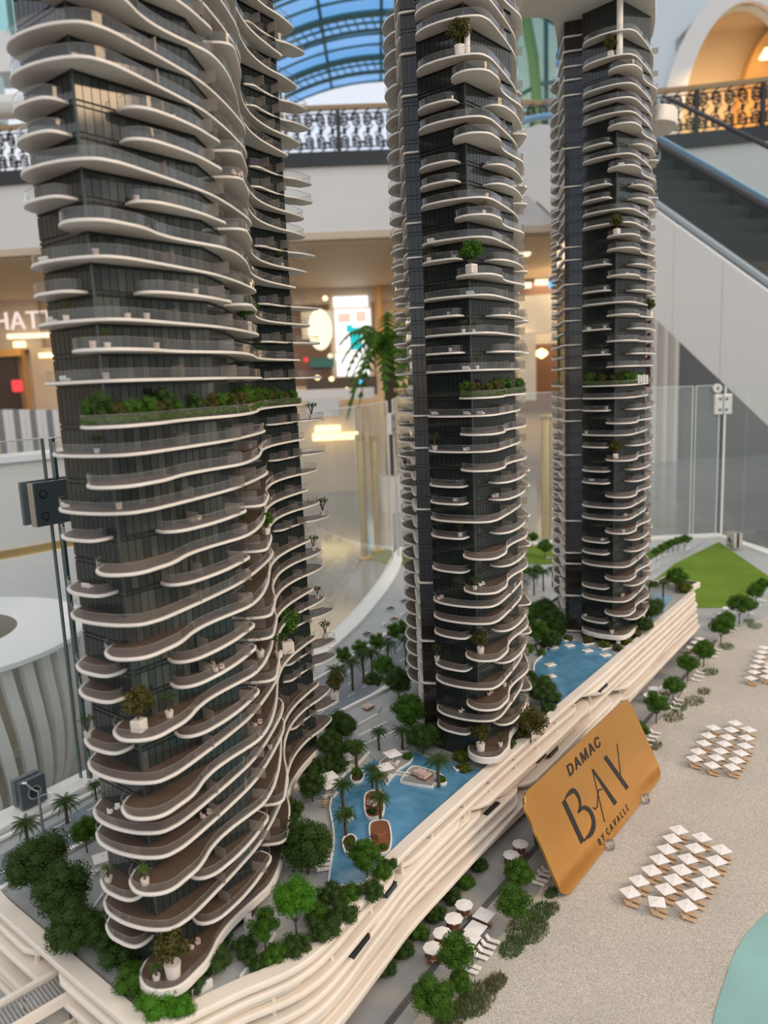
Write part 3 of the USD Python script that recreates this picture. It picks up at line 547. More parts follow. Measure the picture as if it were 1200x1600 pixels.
def ribbon(name, z, dz, off, depth, hgt, s0, s1, ph, m=CREAM, wz=.0035, wo=.007):
    """one louvre: a rounded bar following the facade line, waving up and down and in and out"""
    k = (arc_s >= s0) & (arc_s <= s1); p, n, s = front[k], fn[k], arc_s[k]
    if len(p) < 3: return
    e = np.minimum(1, np.minimum(s - s[0], s[-1] - s)/.06); e = np.sqrt(np.clip(e, .02, 1))
    zz = z + dz*(s - s0) + wz*np.sin(s*3.1 + ph) + wz*.6*np.sin(s*7.3 + 2.1*ph); oo = off + wo*np.sin(s*2.3 + ph*1.7) + .5*wo*np.sin(s*5.9 + ph)
    prof = [(0, -.5), (.90, -.5), (.98, -.32), (1, 0), (.98, .32), (.90, .5), (0, .5)]
    rings = np.stack([np.c_[p + n*(oo*e + depth*a*e - .010*(1 - e))[:, None], zz + hgt*b*(.35 + .65*e)] for a, b in prof], 1); m_, q = rings.shape[:2]
    f = [[i*q + j, i*q + (j + 1) % q, (i + 1)*q + (j + 1) % q, (i + 1)*q + j] for i in range(m_ - 1) for j in range(q)]
    mb = MB().add(rings.reshape(-1, 3), f)
    mb.add(rings[0], [[0, j, j + 1] for j in range(1, q - 1)]); mb.add(rings[-1], [[0, j + 1, j] for j in range(1, q - 1)])
    return obj(name, mb, m, podium, 20)
ST = arc_s[-1]; SC = .53; SB = .79
ribbon('parapet', ZP + .003, 0, -.004, .030, .014, 0, ST, .4, CREAM, .0, .002)
layers = [(ZP - .020, .004), (ZP - .044, .013), (ZP - .068, .008), (ZP - .092, .019), (ZP - .116, .013), (ZP - .140, .021)]
r2 = np.random.default_rng(3)
for i, (z, o) in enumerate(layers):
    cuts = [0] + [s_ + r2.uniform(-.12, .12) for s_ in (.35 + .08*i, 1.15 + .13*i, 1.95 + .10*i)] + [ST]
    for j in range(4):
        gap = .0 if (i + j) % 3 else .055
        ribbon('louvre', z + (.004 if j % 2 else -.003), (r2.random() - .5)*.004, o - .022, .048, .0115, cuts[j] + (gap if j else 0), cuts[j + 1] + (.05 if j < 3 and not gap else 0), i*1.3 + j*.5, CREAM, .0028, .0045)
    for j in range(2):
        s0 = r2.uniform(.05, ST - .6); ribbon('louvre', z - .012, (r2.random() - .5)*.03, o - .026, .042, .005, s0, s0 + r2.uniform(.3, .7), i*1.7 + j, CREAM, .003, .004)
for s_, li in ((.42, 0), (.50, 1), (.88, 1), (1.02, 0), (1.45, 2), (1.72, 1), (1.80, 2), (2.2, 0)):
    i = int(np.searchsorted(arc_s, s_)); z, o = layers[li]; k = slice(i, i + 4)
    obj('dark_opening', MB().wall(front[k] + fn[k]*(o + .020), .012, z - .0175, z - .0070), RUBBER, podium)
ribbon('skirt_louvre', ZP - .166, 0, .002, .030, .016, .0, ST, 2.0)
for s in np.arange(.06, ST, .13):
    i = int(np.searchsorted(arc_s, s)); a = front[i] + fn[i]*.018
    obj('louvre_post', MB().box((a[0], a[1], ZP - .085), (.006, .006, .15), math.atan2(D[1], D[0])), CREAM, podium)
# closed far end of the podium: stacked layers seen end on
for i in range(8):
    z = ZP - .004 - i*.0235; w = .010*math.sin(i*2.1)
    obj('end_layer', MB().add(*moved(rbox((.20, .05, .019), .007), ((PF[4] + PF[5])/2*1.0 + N2*w + D*.006).tolist() + [z], rz=math.atan2(*(PF[5] - PF[4])[::-1]))), CREAM, podium)
back = [PF[0], *[pod[i] for i in (10, 9, 8, 7, 6, 5)]]
obj('rear_kerb', MB().wall(back, .012, ZG, ZP + .008), WHITE, podium)
hedge_front = front[(arc_s > SB) & (arc_s < ST - .75)] + fn[(arc_s > SB) & (arc_s < ST - .75)]*.012
# entrance bridge roof at the left corner
ba, bb = at(0, 1592, .60)[:2], at(122, 1522, .60)[:2]
br = thing('entrance_bridge', 'cream covered footbridge with a slatted grey roof joining the podium corner', 'bridge')
bd = (bb - ba)/np.linalg.norm(bb - ba); bn = np.array([bd[1], -bd[0]]); bs = ba - bd*.35; L = np.linalg.norm(bb - bs) + .03
for s in (-1, 1): obj('roof_beam', MB().wall([bs + bn*s*.034, bb + bd*.03 + bn*s*.034], .010, .588, .604), CREAM, br)
for k in range(int(L/.0065)): p = bs + bd*(k*.0065); obj('roof_slat', MB().wall([p - bn*.030, p + bn*.030], .0035, .592, .597), PAVE, br) if k < 120 else None
obj('deck', MB().wall([bs, bb + bd*.02], .052, .540, .548), CREAM, br)
for k in range(6):
    p = bb - bd*(.03 + k*.055)
    for s in (-1, 1): obj('post', MB().wall([p + bn*s*.026 - bd*.0015, p + bn*s*.026 + bd*.0015], .004, .548, .588), DARKST, br)
for s in (-1, 1): obj('side_glass', MB().wall([bs + bn*s*.027, bb + bn*s*.027], .001, .549, .570), RAIL, br)

# ------------------------------------------------------------------ the three towers
def zk(k): return .671 + H*k
F1 = ([(-.103, .075), (-.104, .05), (-.100, .036), (-.085, .013), (-.05, -.013), (-.007, -.030), (.029, -.031), (.048, -.016), (.062, .005), (.085, .055), (.114, .123), (.138, .189), (.152, .257), (.162, .332), (.167, .402), (.160, .455), (.135, .49)],
      [(.10, .48), (.10, .30), (.09, .17), (-.005, .02), (-.09, .085)])
FE = ([(.125, .668), (.140, .671), (.155, .681), (.171, .72), (.198, .77), (.220, .789), (.237, .812), (.254, .842), (.250, .858), (.225, .87)], [(.17, .83), (.12, .69)])
FC = ([(-.030, .004), (-.031, -.02), (-.025, -.037), (-.011, -.054), (.009, -.062), (.033, -.060), (.05, -.048), (.064, -.024), (.075, -.002), (.081, .022), (.085, .05), (.095, .082), (.112, .116), (.134, .152), (.153, .187), (.163, .233), (.166, .288), (.164, .35), (.157, .42), (.151, .48), (.151, .525), (.156, .578), (.17, .638), (.193, .702), (.212, .752), (.205, .765)],
      [(.18, .75), (.11, .62), (.10, .5), (.10, .30), (.09, .17), (-.005, .02), (-.02, .02)])
FL = ([(-.104, .066), (-.104, .046), (-.100, .033), (-.085, .012), (-.066, -.002), (-.050, -.011), (-.036, -.015), (-.024, -.010), (-.012, .007)], [(-.01, .02), (-.095, .09)])
FR = ([(.040, .050), (.046, .042), (.055, .035), (.066, .033), (.078, .036), (.092, .047), (.106, .068), (.122, .098), (.138, .138), (.150, .18), (.156, .207), (.150, .222), (.13, .235)], [(.11, .23), (.10, .19), (.05, .08)])
FM = ([(.125, .25), (.145, .252), (.165, .256), (.177, .270), (.178, .30), (.172, .38), (.160, .44), (.152, .50), (.152, .575), (.162, .638), (.184, .702), (.213, .755), (.232, .802), (.234, .822), (.222, .842), (.19, .85)], [(.15, .80), (.11, .64), (.10, .5), (.10, .27)])
FB = ([(-.099, .112), (-.118, .115), (-.139, .122), (-.143, .15), (-.146, .22), (-.148, .298)], [(-.13, .298), (-.125, .14), (-.10, .13)])
FS = ([(-.140, .16), (-.146, .19), (-.149, .25), (-.150, .31)], [(-.13, .31), (-.13, .16)])
FD = ([(-.148, .33), (-.162, .345), (-.176, .375), (-.184, .42), (-.178, .46), (-.16, .49), (-.145, .50)], [(-.13, .49), (-.13, .33)])
FD2 = ([(-.145, .52), (-.170, .545), (-.178, .60), (-.166, .66), (-.13, .70)], [(-.11, .68), (-.12, .53)])
WALL = [(-.103, .083), (0, 0), (.125, .16), (.133, .25), (.125, .36), (.112, .46), (.108, .56), (.12, .64), (.135, .672), (.196, .766), (.165, .84), (.06, .86), (-.06, .78), (-.13, .62), (-.148, .40), (-.142, .298), (-.136, .127), (-.099, .119)]
WP = np.array(WALL)
SHAPES = {}
for n_, (rim, inn) in dict(F=F1, E=FE, C=FC, L=FL, R=FR, M=FM, B=FB, S=FS, D=FD, D2=FD2).items():
    r = spline(rim, .007); SHAPES[n_] = (r, np.array(inn))
def slab_meshes(n_, t, thick=.0046):
    r, inn = SHAPES[n_]
    full = ccw(np.vstack([r, inn])); sl = prism(full, -thick, 0, .0010)
    nr = normals(r); c = inn.mean(0)
    if np.mean(np.sum((r - c)*nr, 1)) < 0: nr = -nr
    ri = r - nr*.0045; deck = prism(ccw(np.vstack([ri, inn])), 0, .0007)
    g = r - nr*.0022; g = g[1:-1]; m = len(g); z0, z1 = .0002, .0150
    v = np.vstack([np.c_[g, np.full(m, z0)], np.c_[g, np.full(m, z1)]]); f = [[i, i + 1, m + i + 1, m + i] for i in range(m - 1)]
    cap = MB().wall(g, .0009, z1 - .0007, z1)
    return sl, deck, (v, np.array(f)), cap.mesh()
SM = {n_: slab_meshes(n_, 0) for n_ in SHAPES}
PARTS = {'F': [((.075, .093), (.77, -.64)), ((.129, .205), (.97, -.2)), ((.128, .33), (1, .05))], 'C': [((.128, .205), (.97, -.2)), ((.113, .46), (1, .2)), ((.122, .645), (.9, -.45)), ((.16, .712), (.85, -.52))],
    'R': [((.078, .098), (.77, -.64)), ((.126, .17), (.95, -.3))], 'M': [((.13, .31), (1, 0)), ((.112, .47), (1, .2)), ((.12, .64), (.9, -.45)), ((.165, .72), (.85, -.52))], 'E': [((.15, .70), (.85, -.52)), ((.18, .745), (.85, -.52))]}
KPOS = dict(F='wrap-round', C='corner', L='left-face', R='right-face', M='valley', E='far-lobe')
def sub(path, v, f, m, **kw): return obj(path, (v, f), m, **kw)
WOOD = plain('rim_shade', (.62, .56, .49), .55)
def tower(name, label, pos, rot, seq, bands, panes_single, top, ext=0):
    t = thing(name, label, 'building', (pos[0], pos[1], 0), rot)
    WP = np.array([(x - ext*(x < -.12 and y > .1), y) for x, y in WALL])
    core = ccw(WP); core = core - normals(core, True)*.0022
    obj('core', MB().prism(core, ZP, zk(top)), CORE, t)
    # facade: panes stand proud of the dark core, one per bay and storey; thin spandrel strips at each floor
    levels = sorted({k for k, _ in seq}); levels = [-.93] + levels + [top]
    bays = []
    for a, b in zip(WP, np.roll(WP, -1, 0)):
        L = np.linalg.norm(b - a); n = max(1, int(round(L/.0135)))
        for i in range(n): bays.append((a + (b - a)*i/n, a + (b - a)*(i + 1)/n))
    allp, sp, warm = MB(), MB(), MB(); single = []
    cs, sn = math.cos(rot), math.sin(rot)
    for li in range(len(levels) - 1):
        z0, z1 = zk(levels[li]) + .0035, zk(levels[li + 1]) - .0068
        for bi, (a, b) in enumerate(bays):
            d = (b - a)/np.linalg.norm(b - a); n = np.array([d[1], -d[0]])
            q = [(*(a + d*.0006 - n*.001), z0), (*(b - d*.0006 - n*.001), z0), (*(b - d*.0006 - n*.001), z1), (*(a + d*.0006 - n*.001), z1)]
            mid = np.array([pos[0] + cs*(a + b)[0]/2 - sn*(a + b)[1]/2, pos[1] + sn*(a + b)[0]/2 + cs*(a + b)[1]/2, (z0 + z1)/2])
            nw = np.array([cs*n[0] - sn*n[1], sn*n[0] + cs*n[1]]); face = np.dot(nw, CAM[:2] - mid[:2])
            if face < -1.0 and not (-.2 < a[0] < -.09): continue
            e = mid - CAM; dep = np.dot(e, FW); inv = abs(np.dot(e, UP))/dep < .68 and abs(np.dot(e, RT))/dep < .52
            single.append((-face/np.linalg.norm(e)**3*(1 if inv else 0), q, bi, li))
            hgt = .0045; s0 = zk(levels[li]) - .0042
            sp.slab4(*[(x, y, z) for (x, y, _), z in zip(q, (s0, s0, s0 + hgt, s0 + hgt))], .0014)
    single.sort(key=lambda s: s[0])
    r = random.Random(11)
    for i, (_, q, bi, li) in enumerate(single):
        if i < panes_single: obj('window_pane', MB().slab4(*q, .0012), PANE[r.choice((0, 1, 1, 2))], t)
        elif q[0][0] < -.1005: warm.slab4(*q, .0012)
        else: allp.slab4(*q, .0012)
    obj('window_panes', allp, PANES, t, kind='stuff'); obj('spandrel_strips', sp, PANE[0], t, kind='stuff')
    if warm.n: obj('rear_window_panes', warm, PANES_WARM, t, kind='stuff')
    obj('corner_mullion', MB().tube([(0, 0, ZP), (0, 0, zk(top))], .0021, 8), PANE[1], t)
    kinds = {'A': 'FE', 'B': 'C', 'D': 'LRM', 'K': '', 'P': 'FE'}
    for k, ty in seq:
        z = zk(k) + .0028
        names = list(kinds[ty]) + ['D', 'D2'] + (['S'] if k not in bands else [])
        for n_ in names:
            sl, dk, gl_, cap = SM[n_]; up = np.array([-ext*{'D': .3, 'D2': .3, 'S': 1}.get(n_, 0), 0, z])
            s = obj('balcony_slab', (sl[0] + up, sl[1]), SLAB, t, 40)
            if n_ != 'S':
                obj('deck_surface', (dk[0] + up, dk[1]), DECK, s); obj('balustrade', (gl_[0] + up, gl_[1]), RAIL, s); obj('balustrade_edge', (cap[0] + up, cap[1]), FROST, s)
            for (wx, wy), d in PARTS.get(n_, ()):
                if n_ == 'F' and ty == 'K': continue
                d = np.array(d)/np.linalg.norm(d); a = np.array([wx, wy]) - d*.004; b = a + d*.033
                obj('partition', MB().wall([a, b], .0010, z + .0007, z + .0195), FROST, s)
    for k in bands:
        sl = SM['B'][0]; v = sl[0] + [0, 0, zk(k) + .0028]; v[:, 0] -= ext*(v[:, 0] < -.112); obj('balcony_slab', (v, sl[1]), SLAB, t, 40)
    return t
def deck_k(t, shape, thick=.017):
    """the lowest deck: a deep fascia carried on columns"""
    r, inn = SHAPES[shape]; full = ccw(np.vstack([r, inn])); z = zk(0) + .003
    s = obj('lowest_deck', [lambda: 0, None] and (lambda q: (q[0] + [0, 0, z], q[1]))(prism(full, -thick, 0, .002)), SLAB, t, 40, label='deep cream fascia of the lowest deck')
    dk, g, cap = SM[shape][1:]
    obj('deck_surface', (dk[0] + [0, 0, z], dk[1]), DECK, s); obj('balustrade', (g[0] + [0, 0, z], g[1]), RAIL, s)
def column(t, x, y, r=.0075, z1=None):
    obj('column', MB().lathe([(r*1.2, ZP), (r*1.2, ZP + .003), (r, ZP + .004), (r, (z1 or zk(0)) - .008)], (x, y, 0), 16), SLAB, t, 40)
def parse(s): return [(float(a.split(':')[0]), a.split(':')[1]) for a in s.split()]
S1 = parse('1:D 2:A 3:D 4:B 5:A 6:A 7:B 8:A 9:D 10:B 11:D 12:D 13:B 14:A 15:D 16:B 17:D 18:A 19:B 20:A 21:B 22.5:A 23.5:B 24.5:A 25.5:M1 26.5:A 27.5:B 28.5:D 29.5:A 30.5:D 31.5:D 32.5:A 33.5:A 34.5:B 35.5:D 36.5:A 37.5:A 38.5:D 39.5:B 40.5:A 41.5:D'.replace('M1', 'D'))
S2 = parse('1:D 2:A 3:B 4:A 5:D 6:B 7:D 8:A 9:A 10:B 11:D 12:B 13:D 14:A 15:D 16:D 17:B 18:A 19:B 20:A 21:B 22.5:A 23.5:D 24.5:A 25.5:D 26.5:A 27.5:B 28.5:D 29.5:A 30.5:B 31.5:A 32.5:D 33.5:D 34.5:B 35.5:A 36.5:D 37.5:B 38.5:A 40.3:A 41.3:A 42.3:B 43.3:A 44.3:D')
S3 = parse('1:D 2:B 3:A 4:D 5:B 6:A 7:D 8:D 9:B 10:A 11:A 12:B 13:A 14:D 15:A 16:B 17:D 18:A 19:B 20:D 21:A'.replace('13:A 14:D 15:A 16:B 17:D 18:A 19:B 20:D 21:A', '') + ' 13:D 14:D 15:B 16:D 17:A 18:B 19:D 20:A 21:A 22.5:B 23.5:D 24.5:B 25.5:D 26.5:B 27.5:A 28.5:D 29.5:B 30.5:D 31.5:B 32.5:B 33.5:A 34.5:A 35.5:D 36.5:D 37.5:B 38.5:A 39.5:D 40.5:B 41.5:A 42.5:A 43.5:A 44.5:B 45.5:A 47.2:A')
def fit_bands(pos, rot, ys, x0=-.118, y0=.118):
    """levels of the white bands round the rear block, read off their height at its corner"""
    c, s = math.cos(rot), math.sin(rot); x, y = pos[0] + c*x0 - s*y0, pos[1] + s*x0 + c*y0; out = []
    for v in ys:
        p = atd(600 + (x/y)*1205*1.0, v, y); d = ray(0, 0)
        zz = None; lo, hi = .6, 3.2
        for _ in range(40):
            m_ = (lo + hi)/2; e = np.array([x, y, m_]) - CAM; yy = 800 - FPX*np.dot(e, UP)/np.dot(e, FW)
            lo, hi = (m_, hi) if yy > v else (lo, m_)
        out.append(round(((lo - .671)/H)*1, 2))
    return out
P1, P2, P3 = (-.397, 1.131), (.218, 1.836), (.8055, 2.66); R3 = -.17
B2 = fit_bands(P2, -.035, [1068, 1002, 911, 796, 700, 650, 540, 481, 402.7, 349, 238.6, 149.5, 84, 19])
B3 = fit_bands(P3, R3, [986, 931, 881, 864, 814, 711, 658, 641, 623, 575, 539, 501, 482, 444, 406, 386, 291, 231, 148, 124, 103, 79, 56])
T1 = tower('tower', 'tallest-looking nearest tower with wavy cream balconies at the left of the model', P1, 0, S1, [], 300, 44, -.027)
T2 = tower('tower', 'middle tower of the three with wavy cream balconies, rising beside the blue pools', P2, -.035, S2, B2, 0, 47)
T3 = tower('tower', 'farthest tower of the three, with an overhanging pale roof above its top terrace', P3, R3, S3, B3, 0, 50, .022)
deck_k(T1, 'C'); deck_k(T2, 'C'); deck_k(T3, 'F')
for x, y in ((.070, .030), (.118, .130), (.128, .225), (.118, .505), (.148, .62), (.19, .72)): column(T1, x, y)
for x, y in ((.022, -.030), (.118, .160), (.14, .30)): column(T2, x, y)
for x, y in ((.016, -.016), (.10, .11), (.13, .25)): column(T3, x, y)
# roof canopy and round column of the farthest tower; soffit of the middle one
def canopy(t, rim, z, th): obj('roof_canopy', MB().prism(spline(rim, .03, True), z, z + th, .006), SLAB, t, 40)
canopy(T3, [(-.35, -.08), (-.33, .05), (-.24, .08), (-.20, .115), (-.181, .23), (-.167, .37), (-.149, .52), (-.05, .60), (.10, .55), (.156, .37), (.153, .24), (.126, .07), (.10, -.05), (0, -.12), (-.15, -.18)], zk(49.7), .03)
obj('column', MB().tube([(.004, -.010, zk(45.5)), (.004, -.010, zk(50))], .010, 16), SLAB, T3, 40)
obj('column', MB().tube([(.006, -.014, zk(38.5)), (.006, -.014, zk(40.3))], .0065, 16), SLAB, T2, 40)
obj('roof_lobe', MB().prism(spline([(.20, .50), (.27, .52), (.30, .60), (.28, .70), (.18, .70)], .02, True), zk(44.2), zk(45.6), .006), SLAB, T3, 40)

# ------------------------------------------------------------------ planting
def leaves(mb, pts, nrm, size, r, aspect=1.6):
    for p, n in zip(pts, nrm):
        n = n + r.normal(0, .55, 3); n /= np.linalg.norm(n) + 1e-9
        a = np.cross(n, r.normal(0, 1, 3)); a /= np.linalg.norm(a) + 1e-9; b = np.cross(n, a)
        s = size*r.uniform(.7, 1.3); w = s/aspect
        mb.add([p - a*s*.5, p + b*w*.5 + n*s*.1, p + a*s*.5, p - b*w*.5 + n*s*.1], [[0, 1, 2, 3]])
def crown(blobs, n, size, seed, inner=.66):
    r = np.random.default_rng(seed); mb = MB(); w = np.array([b[3]**2 for b in blobs]); w /= w.sum()
    for bl, wi in zip(blobs, w):
        k = max(6, int(n*wi)); d = r.normal(0, 1, (k, 3)); d /= np.linalg.norm(d, axis=1, keepdims=True)
        c = np.array(bl[:3]); rad = bl[3]*(1.06 - .42*r.random((k, 1))**1.5)
        leaves(mb, c + d*rad*np.array([1, 1, .85]), d, size, r)
        s = trimesh.creation.icosphere(1, bl[3]*inner); v = np.asarray(s.vertices)*np.array([1, 1, .85]); v += v*(meshkit.noise(v/bl[3]*3 + seed, seed)[:, None] - .5)*.5
        mb.add(v + c, np.asarray(s.faces))
    return mb
def blobs_of(n, rx, rz, zc, rb, seed):
    """overlapping clumps filling a rounded crown of half-width rx and half-height rz round zc"""
    r = np.random.default_rng(seed); out = []
    for i in range(n):
        z = 1 - 2*(i + .5)/n; a = i*2.39996 + r.uniform(-.4, .4); q = math.sqrt(1 - z*z); k = .70*r.uniform(.72, 1.05)
        out.append((rx*q*math.cos(a)*k, rx*q*math.sin(a)*k, zc + rz*z*k*(.8 if z < 0 else 1), rb*r.uniform(.75, 1.2)))
    return out + [(0, 0, zc, rb*1.2)]
def trunk(h, r, n=4, spread=.35, seed=0, fork=.5):
    q = np.random.default_rng(seed); mb = MB()
    mb.tube([(0, 0, 0), (r*.3, 0, h*fork*.5), (0, r*.2, h*fork)], [r, r*.8, r*.7], 7)
    for i in range(n):
        a = i*2*math.pi/n + q.uniform(0, .6); e = np.array([math.cos(a)*h*spread, math.sin(a)*h*spread, h])
        mb.tube([(0, 0, h*fork*.8), (e[0]*.45, e[1]*.45, h*(fork + .25*(1 - fork))), e], [r*.55, r*.4, r*.2], 5)
    return mb
# all crowns have radius 1 at scale 1; the foot of the plant is at z = 0
def tree_kind(name, cat, m, nb, n, leaf_s, rz, h, seed, tr=.05, rb=.44, inner=.62):
    def build(p):
        obj('crown', crown(blobs_of(nb, 1, rz, h, rb, seed), n, leaf_s, seed, inner), m, p)
        obj('trunk', trunk(h + .1, tr, 4, .3, seed), BARK, p)
    return Kind(name, cat, build)
BROAD = [tree_kind('broad_tree', 'tree', L_DARK, 22, 11000, .065, .72, 1.05, 5, rb=.38), tree_kind('broad_tree', 'tree', L_DARK, 18, 9500, .068, .85, 1.15, 8, rb=.38)]
GREENT = [tree_kind('leafy_tree', 'tree', L_GREEN, 17, 8000, .075, .85, 1.5, 12, rb=.36), tree_kind('leafy_tree', 'tree', L_GREEN, 13, 6500, .08, 1.0, 1.6, 15, rb=.36, inner=.45)]
BRIGHT = tree_kind('bright_tree', 'tree', L_BRIGHT, 18, 8000, .075, .62, 1.9, 21, rb=.36)
OLIVE = tree_kind('olive_tree', 'tree', L_OLIVE, 10, 2400, .13, 1.0, 1.5, 31, inner=.5)
STREET = tree_kind('street_tree', 'tree', L_GREEN, 9, 2200, .13, 1.25, 3.0, 41, .07, .5)
def shrub_kind(name, m, seed, n=3200): return Kind(name, 'shrub', lambda p: (obj('foliage', crown(blobs_of(11, 1, .62, .55, .42, seed), n, .10, seed), m, p), obj('stem', trunk(.6, .05, 3, .4, seed), BARK, p)))
SHRUB = {'dark': shrub_kind('dark_shrub', L_DARK, 51), 'green': shrub_kind('green_shrub', L_GREEN, 52), 'bright': shrub_kind('bright_shrub', L_BRIGHT, 53), 'yellow': shrub_kind('yellow_shrub', L_YELLOW, 54), 'olive': shrub_kind('olive_shrub', L_OLIVE, 55)}
def frond(mb, d, L, droop, up, w, n=12, base=(0, 0, 0)):
    """an arching palm frond: a rib with two rows of narrow leaflets"""
    d = np.array([d[0], d[1], 0]); s = np.array([-d[1], d[0], 0]); t = np.linspace(0, 1, n)
    c = np.array(base) + d*(L*t)[:, None]*.9 + np.array([0, 0, 1])*(L*(up*t - droop*t**2))[:, None]
    mb.tube(c, .012*L, 4)
    for i in range(1, n):
        for q in (-1, 1):
            wd = w*L*math.sin(math.pi*min(1, t[i]*.85 + .12)); tip = c[i] + s*q*wd + d*wd*.45 - np.array([0, 0, wd*.35]); e = (c[i] - c[i - 1])*.42
            mb.add([c[i] - e, c[i] + e, tip], [[0, 1, 2]])
def palm_kind(name, h, nf, seed, fr=1.0, m=L_PALM, pot=None):
    def build(p):
        r = np.random.default_rng(seed); mb = MB()
        for i in range(nf):
            a = i*2.4; k = i/nf; frond(mb, (math.cos(a), math.sin(a)), fr*r.uniform(.85, 1.1), .9 - .35*k, .15 + .75*k, .22, base=(0, 0, h))
        obj('fronds', mb, m, p)
        z0 = .0 if pot is None else pot
        obj('trunk', MB().tube([(0, 0, z0), (.05, .02, z0 + (h - z0)*.5), (0, 0, h + .05)], [.13*fr, .10*fr, .12*fr], 8), BARK, p)
        if pot: obj('pot', MB().lathe([(.001, 0), (.30, 0), (.36, pot), (.30, pot), (.28, pot*.9), (.001, pot*.9)], n=16), POT, p)
    return Kind(name, 'palm', build)
PALM = palm_kind('palm_tree', 3.0, 34, 61, 1.15); PALM2 = palm_kind('short_palm_tree', 1.9, 34, 62, 1.15); POTPALM = palm_kind('potted_palm', 1.4, 12, 63, .85, L_GREEN, .45)
BIGPALM = palm_kind('indoor_palm', 2.2, 30, 64, 1.3, L_GREEN, .5)
def pot_tree(p, m, seed, sq):
    obj('crown', crown(blobs_of(9, .8, .9, 1.55, .36, seed), 1100, .17, seed, .45), m, p); obj('trunk', trunk(1.6, .05, 4, .25, seed).tube([(0, 0, .5), (.03, .02, 1.0)], .05, 6), BARK, p)
    obj('pot', MB().add(*moved(rbox((.62, .62, .62), .06), (0, 0, .31))) if sq else MB().lathe([(.001, 0), (.30, 0), (.36, .6), (.30, .6), (.28, .56), (.001, .56)], n=18), POT, p)
POTS = [Kind('potted_olive_tree', 'potted tree', lambda p: pot_tree(p, L_OLIVE, 71, True)), Kind('potted_olive_tree', 'potted tree', lambda p: pot_tree(p, L_OLIVE, 72, False)), Kind('potted_green_tree', 'potted tree', lambda p: pot_tree(p, L_GREEN, 73, True))]
def sprig(p):
    mb = MB(); r = np.random.default_rng(81); st = MB()
    for i in range(6):
        a = i*2.4; e = np.array([math.cos(a)*.32, math.sin(a)*.32, 1.05 + .35*r.random()]); st.tube([(0, 0, .3), e*[.5, .5, .75], e], .025, 4)
        d = r.normal(0, 1, (16, 3)); d /= np.linalg.norm(d, axis=1, keepdims=True); leaves(mb, e + d*.17, d, .17, r)
    obj('leaves', mb, L_DARK, p); obj('stems', st, BARK, p); obj('pot', MB().lathe([(.001, 0), (.20, 0), (.25, .38), (.20, .38), (.001, .34)], n=14), POT, p)
SPRIG = Kind('potted_plant', 'potted plant', sprig)
def plant(kind, label, px, py, rpx, z, group=None, lift=1.0, sq=1.0, rz=None):
    """stands a plant so that its crown, lift radii above its foot, is centred at the pixel measured in the photograph"""
    rpx = rpx*1.06; r = rpx/FPX*1.8
    for _ in range(6): p = at(px, py, z + r*lift); r = rpx*np.dot(p - CAM, FW)/FPX
    return kind.put(label, (p[0], p[1], z), rng.uniform(0, 6.28) if rz is None else rz, (r, r, r*sq), group)
ZD = ZP
for i, (k, x, y, r, l) in enumerate([(BROAD[0], 56, 1338, 50, 'broadest dark green tree on the podium near its back kerb'), (BROAD[1], 98, 1388, 48, 'broad mid-green tree between the widest tree and the nearest tower'), (BROAD[0], 112, 1440, 46, 'deep green spreading tree right behind the podium parapet corner'),
    (BROAD[1], 160, 1452, 34, 'deep green tree tucked against the foot of the nearest tower'), (GREENT[0], 132, 1296, 24, 'upright yellowish-green tree by the back kerb near the nearest tower'),
    (BRIGHT, 459, 1402, 38, 'vivid light-green umbrella-shaped tree beside the nearest tower'), (GREENT[1], 412, 1447, 27, 'thin green tree beside the steps near the nearest tower'), (BROAD[0], 478, 1312, 46, 'round dark green tree between the nearest tower and the curved pool'),
    (BROAD[1], 487, 1224, 24, 'slender dark tree behind the round tree by the curved pool'), (GREENT[0], 572, 1335, 28, 'tall narrow leafy tree at the parapet beside the daybed island'), (BROAD[0], 532, 1128, 28, 'dark tree behind the nearest tower overlooking the terraces'),
    (BROAD[1], 516, 1160, 24, 'dark low tree against the back of the nearest tower'), (BROAD[1], 622, 1062, 24, 'dark tree by the rear verge beside the middle tower'), (GREENT[0], 641, 1108, 29, 'leafy green tree in the grove beside the middle tower'),
    (BROAD[0], 660, 1146, 27, 'dark tree at the front of the grove beside the middle tower'), (BROAD[1], 664, 1046, 22, 'dark rounded tree at the back of the grove beside the middle tower'), (BROAD[0], 846, 1074, 25, 'dark dense tree by the second pool next to the middle tower'), (OLIVE, 829, 1124, 24, 'yellowish olive tree near the parapet next to the middle tower'),
    (BROAD[1], 825, 1060, 16, 'small dark tree touching the balconies of the middle tower'), (GREENT[0], 829, 955, 19, 'green tree at the back of the grove beside the farthest tower'), (BROAD[0], 852, 948, 22, 'dark green tree at the rear kerb beside the farthest tower'), (BROAD[1], 866, 968, 22, 'dark green tree leaning on the flank of the farthest tower'),
    (GREENT[1], 839, 985, 20, 'open green tree in the middle of the grove beside the farthest tower'), (BROAD[0], 862, 995, 17, 'low dark tree at the front of the grove beside the farthest tower'), (GREENT[0], 819, 1012, 15, 'small leafy tree by the pool steps of the farthest tower'),
    (BROAD[0], 1018, 946, 20, 'dark tree hugging the sea side of the farthest tower'), (BROAD[1], 1006, 975, 15, 'dark lower tree by the foot of the farthest tower'), (GREENT[0], 1057, 899, 17, 'leafy tree in the raised planter at the far end of the podium')]):
    plant(k, l, x, y, r, ZD, lift=1.2 if k in BROAD else 1.55 if k is not BRIGHT else 1.9)
